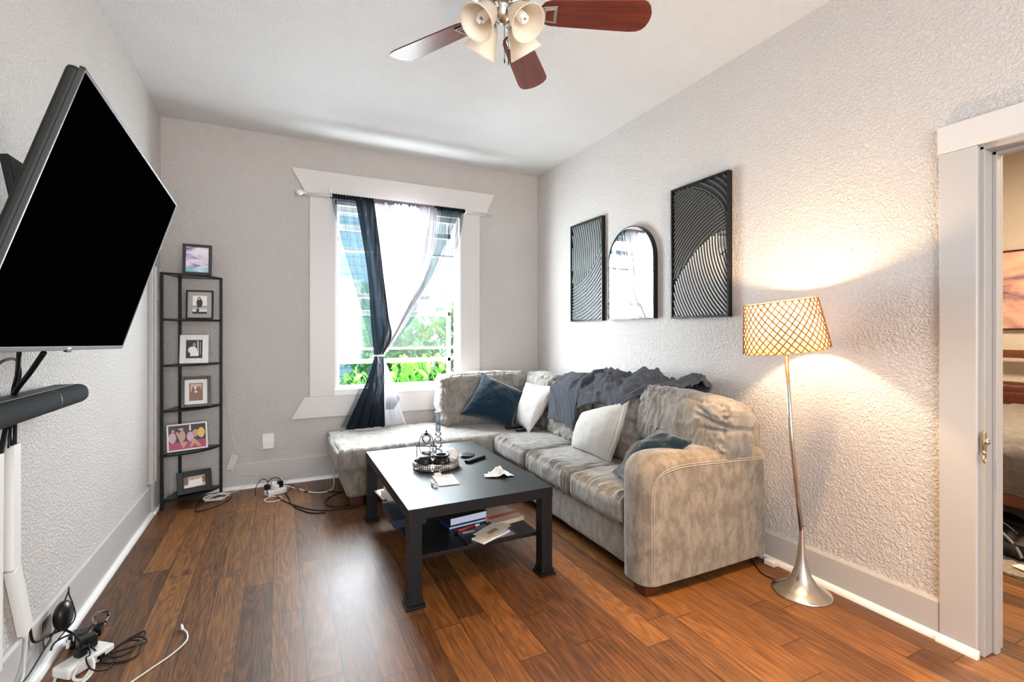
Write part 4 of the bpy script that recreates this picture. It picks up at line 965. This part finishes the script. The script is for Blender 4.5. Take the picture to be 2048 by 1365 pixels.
# power strip on the floor
ps = thing('power_strip', 'chunky white power strip with black plugs on the floor by the left wall', 'power strip', (-.690, 2.410, 0), (0, 0, math.radians(52)))
obj('body', MB().box(-.085, .085, -.042, .042, 0, .040), M_plasw, ps, bevel=.009)
obj('usb_port', MB().box(.015, .045, -.0425, -.0415, .012, .026), M_blk, ps); obj('label_plate', MB().box(.02, .05, -.01, .025, .040, .0405), M_plasg, ps)
cb_ = thing('power_plug', 'square black power plug standing in the white strip', 'plug', (-.700, 2.405, .0405), (0, 0, .9)); obj('body', MB().box(-.016, .016, -.016, .016, 0, .036), M_blk, cb_, bevel=.004); obj('cord', MB().tube(spline([(0, 0, .036), (0, 0, .06), (-.01, .03, .085), (-.05, .05, .08), (-.08, .03, .07)], 6), .0035, 6), M_cb, cb_, smooth=True)
cb_ = thing('power_adapter', 'bulky black charger block on the far end of the white strip', 'adapter', (-.695, 2.455, .0405), (0, 0, .6)); obj('body', MB().box(-.03, .03, -.022, .022, 0, .05), M_blks, cb_, bevel=.008); obj('lead', MB().tube(spline([(.0, -.022, .02), (.01, -.05, .0), (.02, -.075, -.02)], 5), .003, 6), M_cb, cb_)
cb_ = thing('power_adapter', 'rounded black charger lying beyond the white strip with a white lead', 'adapter', (-.745, 2.575, .0)); obj('body', MB().box(-.045, .035, -.035, .04, 0, .055), M_blks, cb_, bevel=.018); obj('usb_plug', MB().box(-.035, -.025, -.055, -.035, .02, .045), M_plasw, cb_, bevel=.002); obj('lead', MB().tube(spline([(-.03, -.05, .04), (-.028, -.055, .075), (-.018, -.04, .085), (-.015, -.04, .04)], 6), .0022, 6), M_cw, cb_, smooth=True)
nl = thing('night_light', 'clear faceted globe night light on a black base by the left wall', 'night light', (-.712, 2.638, .0)); obj('base', MB().box(-.03, .02, -.03, .02, 0, .035), M_blk, nl, bevel=.006)
obj('globe', MB().lathe([(0, -.030), (.018, -.026), (.030, -.008), (.031, .010), (.022, .025), (0, .031)], 10, M=T((.012, .006, .058))), thin_glass('tinted_clear_plastic', (.78, .74, .72), 1.6), nl, auto=10)
cable('white cord bundled in a knot in front of the power strip', [(-.70, 2.33, .01), (-.665, 2.36, .04), (-.645, 2.33, .03), (-.66, 2.29, .012), (-.69, 2.30, .02), (-.68, 2.34, .045), (-.65, 2.35, .05), (-.638, 2.31, .02), (-.66, 2.27, .01), (-.70, 2.28, .01)], M_cw, .0055)
cable('white cord looping around the left end of the power strip', [(-.735, 2.39, .012), (-.755, 2.36, .008), (-.75, 2.32, .008), (-.72, 2.28, .006)], M_cw, .005)
cable('thin black cord looping over the front of the power strip', [(-.69, 2.44, .075), (-.675, 2.41, .06), (-.665, 2.38, .05), (-.665, 2.34, .06), (-.64, 2.31, .03), (-.60, 2.33, .006), (-.585, 2.40, .005)], M_cb, .003)
cable('black cord coiled on the floor right of the power strip', [(-.645, 2.42, .004), (-.60, 2.49, .006), (-.55, 2.55, .004), (-.525, 2.545, .008), (-.515, 2.46, .012), (-.515, 2.38, .006), (-.56, 2.36, .004), (-.63, 2.39, .006), (-.60, 2.46, .014), (-.54, 2.50, .016), (-.50, 2.45, .012), (-.56, 2.43, .014), (-.62, 2.425, .012), (-.59, 2.385, .014), (-.545, 2.395, .016), (-.525, 2.46, .016), (-.58, 2.475, .018), (-.64, 2.40, .01)], M_cb, .0030)
wc = thing('charging_cable', 'white charging cable stretched across the floor with its tip raised', 'cable', (-.385, 2.505, 0))
obj('lead', MB().tube([p-Vector((-.385, 2.505, 0)) for p in spline([(-.385, 2.500, .008), (-.362, 2.46, .006), (-.356, 2.40, .004), (-.39, 2.33, .004), (-.45, 2.26, .004), (-.52, 2.18, .004)], 8)], .0034, 7), M_cw, wc, smooth=True)
obj('connector', MB().tube([(.003, -.012, .009), (-.004, .010, .013)], .0058, 8).tube([(-.004, .010, .013), (-.007, .02, .015)], .0035, 8), M_plasw, wc, smooth=True)

# ------------------------------------------------------------ corner shelf and photo frames
SP = [(-.782, 4.262), (-.712, 4.525), (-.432, 4.497)]       # front-left post, corner post, right post
cs = thing('corner_shelf', 'tall six-tier black metal corner shelf unit holding picture frames', 'shelf', (SP[1][0], SP[1][1], 0))
def cp(name, mb, m=M_blkm, par=cs, **kw): return part(name, mb, m, par, None, (SP[1][0], SP[1][1], 0), **kw)
for (x_, y_) in SP: cp('post', MB().box(x_-.010, x_+.010, y_-.010, y_+.010, 0, 1.745), bevel=.002)
lv = [.07, .40, .727, 1.063, 1.405, 1.745]
arc = []
Lp, Cp, Rp = [Vector((*p, 0)) for p in SP]
for i in range(17):
    a = i/16; v = (Lp-Cp)*math.cos(a*PI/2)+(Rp-Cp)*math.sin(a*PI/2); arc.append((Cp.x+v.x, Cp.y+v.y))
for z in lv:
    sp_ = cp('tier', MB().prism([(Cp.x, Cp.y)]+arc, z-.012, z-.002), M_blks, bevel=.001)
    cp('rim', MB().tube([(x_, y_, z-.008) for x_, y_ in arc], .007, 6).tube([(SP[0][0], SP[0][1], z-.008), (SP[1][0], SP[1][1], z-.008)], .007, 6).tube([(SP[1][0], SP[1][1], z-.008), (SP[2][0], SP[2][1], z-.008)], .007, 6), M_blkm, sp_)
skin1 = pm('sepia_brown', (.22, .12, .07), .5); sep2 = pm('sepia_light', (.62, .45, .33), .5); bw1 = pm('photo_black', (.02, .02, .02), .4); bw2 = pm('photo_grey', (.30, .29, .28), .5); bw3 = pm('photo_white', (.85, .85, .84), .5)
magm = pm('photo_magenta', (.42, .06, .12), .5); yelm = pm('photo_yellow', (.75, .55, .12), .5); lil = pm('photo_lilac', (.62, .42, .55), .5); ndk = pm('photo_dark_purple', (.03, .012, .03), .4); skin = pm('photo_skin', (.55, .33, .24), .5)
def absm():
    m = pm('pastel_abstract_print', (.8, .7, .85), .3); t = NT(m); v = t.coords('Object', (6, 6, 16)); a = t.noise(v, 1.2, 4, .6, .8)
    z = t.n('SeparateXYZ', {0: t.coords('Object')}).outputs[2]
    c1 = t.ramp(a, [(.32, srgb(70, 90, 150)), (.42, srgb(196, 170, 214)), (.52, srgb(236, 226, 240)), (.70, srgb(250, 248, 250))])
    c2 = t.ramp(a, [(.35, srgb(120, 190, 214)), (.6, srgb(226, 240, 246))])
    t.color(t.mix(t.ramp(t.math('MULTIPLY', z, 5.0), [(.22, 1.), (.42, 0.)]), c1, c2)); return m
def ell(cx, cz, a, b, n=14): return [(cx+a*math.cos(2*PI*i/n), cz+b*math.sin(2*PI*i/n)) for i in range(n)]
def pframe(label, x_, y_, z, w_, h_, rz, lean, fm, fw, mat_m, mw, shapes, bgm, deep=.016):
    t = thing('picture_frame', label, 'picture frame', (x_, y_, z), (math.radians(-lean), 0, math.radians(rz)), 'picture frames on the corner shelf')
    d = deep
    obj('frame', MB().box(-w_/2, -w_/2+fw, -d, 0, 0, h_).box(w_/2-fw, w_/2, -d, 0, 0, h_).box(-w_/2+fw, w_/2-fw, -d, 0, 0, fw).box(-w_/2+fw, w_/2-fw, -d, 0, h_-fw, h_), fm, t, bevel=.002)
    if mat_m: obj('mat_board', MB().box(-w_/2+fw, w_/2-fw, -d*.45, -.001, fw, h_-fw), mat_m, t)
    px0, px1, pz0, pz1 = -w_/2+fw+mw[0], w_/2-fw-mw[0], fw+mw[1], h_-fw-mw[1]
    mb = MB().box(px0, px1, -d*.45-.0006, -.0008, pz0, pz1, 0)
    mats = [bgm]; PW, PH = px1-px0, pz1-pz0
    for k, (m, poly) in enumerate(shapes):
        if m not in mats: mats.append(m)
        q = [(px0+max(0, min(1, a))*PW, pz0+max(0, min(1, b))*PH) for a, b in poly]; yy = -d*.45-.0008-.00008*k
        mb.add([(a, yy, b) for a, b in q], [tuple(range(len(q)))], mats.index(m))
    obj('photo', mb, mats, t)
    st = MB().box(-.03, .03, 0, .003, 0, h_*.8, M=T((0, .0, h_*.02)) @ Matrix.Rotation(0, 4, 'X')); 
    c = math.radians(lean+14); st = MB().add([(-.025, 0, h_*.72), (.025, 0, h_*.72), (.025, math.sin(c)*h_*.30, .004+h_*.72*.0+.0), (-.025, math.sin(c)*h_*.30, .004)], [(0, 1, 2, 3)])
    obj('easel_back', st, M_blk, t, solid=.003)
    return t
pframe('charcoal frame with pastel lilac abstract print on top of the corner shelf', -.578, 4.375, 1.744, .192, .245, 3, 10, pm('charcoal_frame', (.03, .03, .03), .5), .022, None, (0, 0), [], absm())
pframe('thin black frame with grey mat and small photo of a person in a hat', -.562, 4.385, 1.404, .182, .225, -3, 4, M_blks, .012, pm('warm_grey_mat', (.42, .38, .35), .7), (.032, .030),
       [(bw2, [(0, .25), (1, .25), (1, .45), (0, .45)]), (bw1, ell(.48, .60, .22, .26)), (bw1, ell(.45, .88, .11, .05)), (bw3, ell(.46, .83, .05, .05)), (bw1, [(.3, .42), (.5, .42), (.42, .05), (.25, .08)]), (bw3, [(0, .3), (1, .3), (1, .34), (0, .34)]), (bw1, [(0, 0), (1, 0), (1, .12), (0, .12)])], bw3)
pframe('wide white frame with black and white photo of a person in a light shirt', -.598, 4.375, 1.062, .186, .225, 4, 14, M_plasw, .040, None, (0, 0),
       [(bw1, [(0, 0), (1, 0), (1, .98), (0, .98)]), (bw3, ell(.40, .45, .28, .20)), (bw3, [(.25, .12), (.75, .12), (.7, .4), (.3, .4)]), (bw2, ell(.5, .74, .10, .11)), (bw3, [(.72, .15), (.78, .15), (.74, .95), (.68, .95)]), (bw2, [(.85, .2), (.92, .2), (.9, .9), (.83, .9)])], bw2)
pframe('glossy black frame with white mat and sepia photo of a couple', -.585, 4.375, .726, .192, .235, 9, 10, M_blks, .022, M_paper, (.030, .028),
       [(sep2, [(.1, .5), (.9, .5), (.9, .95), (.1, .95)]), (bw3, ell(.42, .62, .14, .22)), (skin1, ell(.68, .5, .22, .34)), (skin1, ell(.30, .5, .14, .3)), (skin, ell(.42, .86, .07, .08)), (skin, ell(.66, .84, .08, .09)), (bw3, ell(.5, .5, .12, .04))], skin1, .022)
pframe('white landscape frame with a colour photo of dancers in pink and yellow, fifth tier', -.638, 4.370, .400, .262, .205, 17, 12, M_plasw, .012, None, (0, 0),
       [(magm, [(0, 0), (1, 0), (1, .35), (0, .28)]), (lil, ell(.10, .5, .10, .22)), (skin, [(.18, .75), (.26, .72), (.42, .2), (.36, .1), (.3, .3)]), (skin, ell(.36, .55, .09, .22)), (skin, [(.42, .3), (.5, .3), (.40, .05), (.36, .05)]), (lil, ell(.58, .5, .10, .2)), (skin, [(.58, .35), (.7, .4), (.88, .05), (.80, .04)]), (skin, [(.62, .35), (.7, .2), (.6, .05), (.55, .05)]), (skin, ell(.72, .62, .09, .16)), (yelm, ell(.88, .62, .10, .22)), (bw3, [(.55, .75), (.6, .75), (.6, .98), (.56, .98)]), (bw3, [(.25, .84), (.33, .88), (.38, .84), (.33, .80)]), (skin, ell(.36, .82, .04, .07)), (skin, ell(.12, .78, .04, .07))], ndk)
pframe('wide black landscape frame with a sepia photo of two people in white, lowest tier', -.592, 4.375, .069, .226, .165, 18, 16, M_blks, .042, None, (0, 0),
       [(bw3, ell(.42, .35, .22, .38)), (bw3, ell(.70, .4, .20, .36)), (skin, ell(.42, .78, .09, .13)), (skin, ell(.66, .8, .09, .13)), (bw3, [(0, 0), (.5, 0), (.4, .25), (.05, .2)]), (skin1, [(0, .3), (.2, .3), (.2, 1), (0, 1)]), (skin1, [(.86, .3), (1, .3), (1, .9), (.86, .9)])], sep2, .018)
cable('white cord dangling behind the shelf from the top tiers', [(-.50, 4.55, 1.72), (-.49, 4.556, 1.5), (-.50, 4.55, 1.2), (-.44, 4.556, 1.0), (-.40, 4.556, .85), (-.37, 4.556, .54), (-.32, 4.55, .33), (-.19, 4.54, .17), (-.117, 4.50, .09), (-.06, 4.42, .05)], M_cw, .0025)
cable('white cord zigzagging down inside the shelf to the wall adapter', [(-.64, 4.556, 1.35), (-.60, 4.55, 1.2), (-.62, 4.556, 1.0), (-.56, 4.55, .9), (-.54, 4.556, .8), (-.50, 4.556, .7), (-.44, 4.556, .52), (-.384, 4.556, .30)], M_cw, .0022)
cable('short white cord behind the lowest frames', [(-.66, 4.556, .72), (-.655, 4.55, .5), (-.60, 4.55, .38), (-.57, 4.54, .25)], M_cw, .0022)
a = thing('power_adapter', 'flat white power brick hanging on its cord below the outlet wall by the shelf', 'adapter', (-.355, 4.549, .235), (0, math.radians(18), 0)); obj('body', MB().box(-.028, .028, -.018, .0, -.065, .065), M_plasg, a, bevel=.003); obj('plug_tip', MB().tube([(.02, -.009, -.065), (.022, -.009, -.08)], .004, 8), M_plasw, a)
cable('white cord from the hanging power brick to the power strip', [(-.318, 4.535, .165), (-.29, 4.53, .13), (-.20, 4.53, .115), (-.10, 4.52, .11), (-.01, 4.47, .09), (.02, 4.40, .06)], M_cw, .0028)
o_ = thing('wall_outlet', 'square white outlet cover on the back wall left of the sofa', 'outlet', (-.093, YB, .376)); obj('plate', MB().box(-.045, .045, -.008, 0, -.066, .064), M_plasw, o_, bevel=.003); obj('hood', MB().box(-.043, .043, -.030, -.008, -.062, .0), pm('milky_plastic', (.78, .77, .76), .25), o_, bevel=.006)
cable('thin white cord from the square outlet down to the floor coil', [(-.092, 4.545, .305), (-.10, 4.54, .25), (-.14, 4.53, .16), (-.22, 4.50, .06), (-.32, 4.47, .012), (-.40, 4.44, .008)], M_cw, .0026)
pts = []
for k in range(46):
    a = k*.82; r1_ = .075+.02*math.sin(k*1.7); r2_ = .040+.016*math.sin(k*2.3); c_ = Vector((-.445, 4.345, .010)); e1 = Vector((.9, .44, 0)); e2 = Vector((-.44, .9, 0))
    pts.append(c_+e1*r1_*math.cos(a)+e2*r2_*1.6*math.sin(a)+Vector((0, 0, .006+.012*(k/46)+.004*math.sin(k))))
cable('coil of white cord on the floor in front of the corner shelf', pts, M_cw, .0024, 4)
cable('black cord curving on the floor before the corner shelf', [(-.56, 4.38, .005), (-.565, 4.22, .005), (-.55, 4.11, .004), (-.50, 4.12, .004), (-.42, 4.18, .004), (-.36, 4.27, .005), (-.35, 4.36, .006)], M_cb, .0032)
# second power strip
p2 = thing('power_strip', 'small white cube power strip crammed with plugs on the floor by the back wall', 'power strip', (-.035, 4.30, 0), (0, 0, .5)); obj('body', MB().box(-.075, .075, -.04, .04, 0, .04), M_plasw, p2, bevel=.006); obj('switch', MB().box(.05, .07, -.041, -.04, .01, .03), M_plasg, p2)
for k, (dx, dy, m, lab) in enumerate(((-.06, .0, M_blk, 'black plug on the left of the small power strip'), (-.015, .02, M_plasw, 'tall white plug in the middle of the small power strip'), (.035, .03, M_blk, 'black plug at the back right of the small power strip'), (.005, -.02, M_plasw, 'white charger block on the front of the small power strip'))):
    q = thing('power_plug', lab, 'plug', (-.035+dx, 4.30+dy, .0405), (0, 0, .5)); obj('body', MB().box(-.018, .018, -.016, .016, 0, [.04, .055, .05, .034][k]), m, q, bevel=.004)
    if k in (0, 2): obj('cord', MB().tube(spline([(0, 0, .045), (-.0, .0, .075), (-.04, .01, .09), (-.09, 0, .04), (-.10, -.02, -.02)] if k == 0 else [(0, 0, .05), (-.01, 0, .075), (-.06, .01, .085), (-.11, .0, .05), (-.13, -.05, -.02)], 6), .003, 6), M_cb, q, smooth=True)
cable('white ring of cord on the floor in front of the small power strip', [(-.05+.06*math.cos(a), 4.15+.055*math.sin(a), .006+.003*math.sin(a)) for a in [i*2*PI/14 for i in range(15)]], M_cw, .003, 4)
cable('long black cord snaking from the small power strip towards the table leg', [(-.03, 4.20, .02), (.01, 4.10, .004), (.10, 3.93, .004), (.19, 3.80, .004), (.30, 3.72, .004), (.42, 3.70, .004), (.53, 3.68, .004)], M_cb, .0038)
cable('black extension lead with a silver plug lying before the small power strip', [(.04, 4.22, .012), (.06, 4.12, .004), (.08, 3.95, .004), (.15, 3.78, .004), (.22, 3.70, .004), (.29, 3.68, .004)], M_cb, .005)
cable('short black cord with a raised end right of the small power strip', [(.03, 4.22, .01), (.07, 4.26, .03), (.09, 4.34, .03), (.14, 4.31, .006)], M_cb, .0032)
cable('thick white cord running from the small power strip behind the chaise', [(.02, 4.33, .05), (.08, 4.36, .02), (.14, 4.32, .006), (.20, 4.22, .005), (.28, 4.16, .005), (.36, 4.17, .005), (.40, 4.24, .012), (.42, 4.40, .04), (.43, 4.48, .14), (.43, 4.50, .25)], M_cw, .005)
cable('thin grey cord rising from the small power strip to the chaise along the wall', [(.03, 4.38, .06), (.10, 4.50, .065), (.20, 4.535, .085), (.30, 4.545, .15), (.42, 4.55, .23), (.47, 4.55, .25)], M_plasg, .0028)
cable('black cord with a connector tip on the floor beside the chaise', [(.175, 4.23, .008), (.24, 4.20, .004), (.32, 4.18, .004), (.40, 4.12, .004), (.44, 4.09, .004)], M_cb, .005)
cable('black cord looping out from under the chaise', [(.46, 4.10, .004), (.36, 4.02, .004), (.305, 3.90, .004), (.33, 3.80, .004), (.40, 3.76, .004), (.50, 3.77, .004), (.60, 3.80, .004)], M_cb, .004)

# ------------------------------------------------------------ ceiling fan
FC = (.84, 1.82, 2.65)
fan = thing('ceiling_fan', 'ceiling fan with red mahogany blades and four frosted bell lamp shades', 'ceiling fan', FC)
obj('motor_housing', MB().lathe([(0, .35), (.07, .35), (.075, .30), (.03, .27), (.014, .26), (.014, .21), (.05, .20), (.105, .17), (.12, .12), (.115, .06), (.085, .025), (.05, .015), (.042, .0), (.040, -.03), (.022, -.045), (.012, -.05), (0, -.052)], 40), M_chrome, fan, smooth=True)
bpoly = [(.16, -.030), (.175, -.050), (.20, -.060), (.24, -.064), (.50, -.076), (.575, -.078), (.600, -.070), (.618, -.050), (.630, -.022), (.633, 0), (.632, .022), (.624, .048), (.610, .066), (.590, .075), (.56, .078), (.50, .076), (.24, .064), (.20, .060), (.175, .050), (.16, .030)]
for k in range(5):
    M = Matrix.Rotation(math.radians(121-72*k), 4, 'Z') @ T((0, 0, 0)) @ Matrix.Rotation(math.radians(-13), 4, 'X')
    bd = MB().prism(bpoly, -.003, .003); bo = obj('blade', bd, M_blade, fan, bevel=.0015); bo.matrix_local = M
    io = obj('blade_iron', MB().prism([(.09, -.015), (.15, -.012), (.17, -.036), (.228, -.042), (.232, .042), (.17, .036), (.15, .012), (.09, .015)], -.010, -.003).prism([(.176, -.028), (.222, -.034), (.225, .034), (.176, .028)], -.0145, -.010), M_chrome, bo, bevel=.002)
    obj('iron_inset', MB().prism([(.183, -.020), (.214, -.025), (.216, .025), (.183, .020)], -.016, -.0145), M_blade, io)
for k in range(4):
    az = math.radians(20+90*k); M = Matrix.Rotation(az, 4, 'Z') @ T((.040, 0, .012)) @ Matrix.Rotation(math.radians(180-40), 4, 'Y') @ Matrix.Scale(1.17, 4)
    # local +z points down and outwards
    ar = obj('light_arm', MB().tube([(0, 0, -.02), (0, 0, .035)], .012, 12).lathe([(.0, .03), (.022, .03), (.024, .05), (.019, .055)], 20), M_chrome, fan, smooth=True); ar.matrix_local = M
    obj('lamp_shade', MB().lathe([(.022, .040), (.030, .046), (.038, .062), (.044, .085), (.050, .110), (.060, .132), (.064, .142), (.0615, .1435), (.057, .134), (.047, .111), (.041, .086), (.035, .063), (.026, .048)], 36), M_frost, ar, 'frosted glass bell shade', smooth=True)
    sp2 = [(.013*math.cos(q*.55)*(1 if q < 40 else .7), .013*math.sin(q*.55), .072+q*.0010) for q in range(46)]
    obj('bulb', MB().tube(sp2, .0052, 7).lathe([(0, .05), (.014, .05), (.014, .072), (0, .074)], 16), M_cfl, ar, smooth=True)
obj('pull_chain', MB().tube([(0.004, -.01, -.05), (.004, -.01, -.205)], .0014, 5).tube([(.004, -.01, -.205), (.004, -.01, -.22)], .003, 6), M_blkm, fan)
obj('pull_chain', MB().tube([(.055, .06, -.02), (.055, .06, -.17)], .0014, 5).tube([(.055, .06, -.165), (.055, .06, -.18)], .0025, 6), M_blkm, fan)

# ------------------------------------------------------------ bedroom beyond the doorway
struct('wall_far', MB().box(5.9, 6.0, -1.6, 4.4, 0, H), M_bedwall)
struct('wall_side', MB().box(XR+WT, 5.9, 2.9, 3.0, 0, H).box(XR+WT, 5.9, -1.7, -1.6, 0, H), M_bedwall)
struct('ceiling_bedroom', MB().box(XR+WT, 6.0, -1.7, 4.5, H, H+.06), M_ceil)
pa = thing('canvas_painting', 'peach and grey abstract painting with a thin dark frame on the bedroom wall', 'painting', (5.9, 1.75, 1.325))
def artm():
    m = pm('peach_abstract_paint', (.8, .5, .4), .6); t = NT(m); v = t.coords('Object', (1, 2.2, 5)); a = t.noise(v, 1.1, 4, .55, .5)
    t.color(t.ramp(a, [(.34, srgb(120, 96, 112)), (.44, srgb(196, 150, 140)), (.55, srgb(238, 190, 166)), (.75, srgb(244, 206, 184))])); return m
obj('canvas', MB().box(-.028, 0, -.6, .6, .012, .70), artm(), pa); obj('frame', MB().box(-.035, 0, -.61, .61, 0, .014).box(-.035, 0, -.61, .61, .698, .712).box(-.035, 0, -.61, -.598, 0, .712).box(-.035, 0, .598, .61, 0, .712), M_foot, pa)
obj('picture_light', MB().box(-.12, 0, -.16, -.13, .745, .76).box(-.14, -.11, -.2, -.08, .735, .77), M_blkm, pa)
bd = thing('bed', 'bed with a slatted brown wood headboard, rust cushion back and rumpled grey duvet', 'bed', (4.9, 1.6, 0))
obj('headboard', MB().box(.86, .91, -.9, .9, 1.08, 1.15).box(.86, .91, -.9, .9, .80, .87).box(.86, .91, -.9, -.84, 0, 1.15).box(.86, .91, .84, .9, 0, 1.15), M_bedwood, bd, bevel=.004)
mb = soft_box((.22, 1.7, .28), .08, (.03, .01, .03), (12, 40, 16), wrink(.012, (6, 6, 6), 3), T((.73, 0, .68))); weld(obj('back_cushion', mb, fuzzy('rust_brown_velvet', srgb(60, 26, 16), srgb(86, 42, 28), 30, .4), bd, smooth=True))
obj('side_rail', MB().box(-.95, .9, -.86, .86, .25, .34), M_bedwood, bd, bevel=.01)
def duv(pos, p, ax):
    q = Vector((pos.x*2.2+pos.y*5, pos.y*3+1, pos.z*4)); return .035*noise.noise(q)+.022*max(0, ridge(noise.noise(q*1.8)))**2
mb = soft_box((1.80, 1.85, .30), .11, (.02, .02, .04), (60, 60, 20), duv, T((-.12, 0, .50))); weld(obj('duvet', mb, fuzzy('grey_duvet_cotton', srgb(98, 92, 88), srgb(116, 110, 104), 40, .3), bd, smooth=True))
for x_ in (-.9, .82):
    for y_ in (-.82, .75): obj('leg', MB().box(x_, x_+.07, y_, y_+.07, 0, .26), M_bedwood, bd, bevel=.005)
def rugf(u, v):
    x_ = 3.50+2.2*u; y_ = -.9+3.2*v; return (x_, y_, .014+.005*noise.noise(Vector((x_*30, y_*30, 0)))+.004*noise.noise(Vector((x_*60, y_*60, 3))))
mb = MB().grid(rugf, 150, 200).box(3.5, 5.7, -.9, 2.3, .001, .009)
tag(obj('area_rug', mb, fuzzy('cream_shag_rug', srgb(176, 160, 138), srgb(120, 104, 84), 70, 1.0, .02), smooth=True), 'cream shag rug with dark flecks under the bed in the next room', 'rug')
sh_ = thing('black_bag', 'black bag with looped grey-edged straps lying on the rug by the bed', 'bag', (3.86, 1.27, .02))
mb = soft_box((.26, .34, .09), .04, (.01, .01, .02), (16, 20, 10), wrink(.03, (9, 9, 9), 7), T((.02, -.01, .05))); weld(obj('body', mb, pm('black_nylon', (.008, .008, .010), .6), sh_, smooth=True))
obj('strap', MB().tube(spline([(-.02, .10, .10), (-.08, .02, .14), (-.12, -.08, .08), (-.14, -.12, .02)], 6), .008, 6).tube(spline([(.02, .08, .11), (-.02, 0, .16), (-.07, -.10, .10), (-.12, -.13, .02)], 6), .004, 6), pm('grey_webbing', (.22, .2, .19), .7), sh_, smooth=True)
tag(obj('shoe', MB().lathe([(0, 0), (.05, 0), (.06, .02), (.05, .05), (.02, .08), (0, .085)], 16, M=Matrix.Scale(2.0, 4, (0, 1, 0))), M_blk, loc=(4.35, 1.42, .02), smooth=True), 'black shoe shape in the dark under the bed edge', 'shoe')
tag(obj('paper_scrap', MB().prism([(-.04, -.03), (.03, -.04), (.045, .02), (-.02, .035)], 0, .004), M_paperb, loc=(3.62, 1.12, .022)), 'pale scrap of paper on the rug beside the black bag', 'paper')
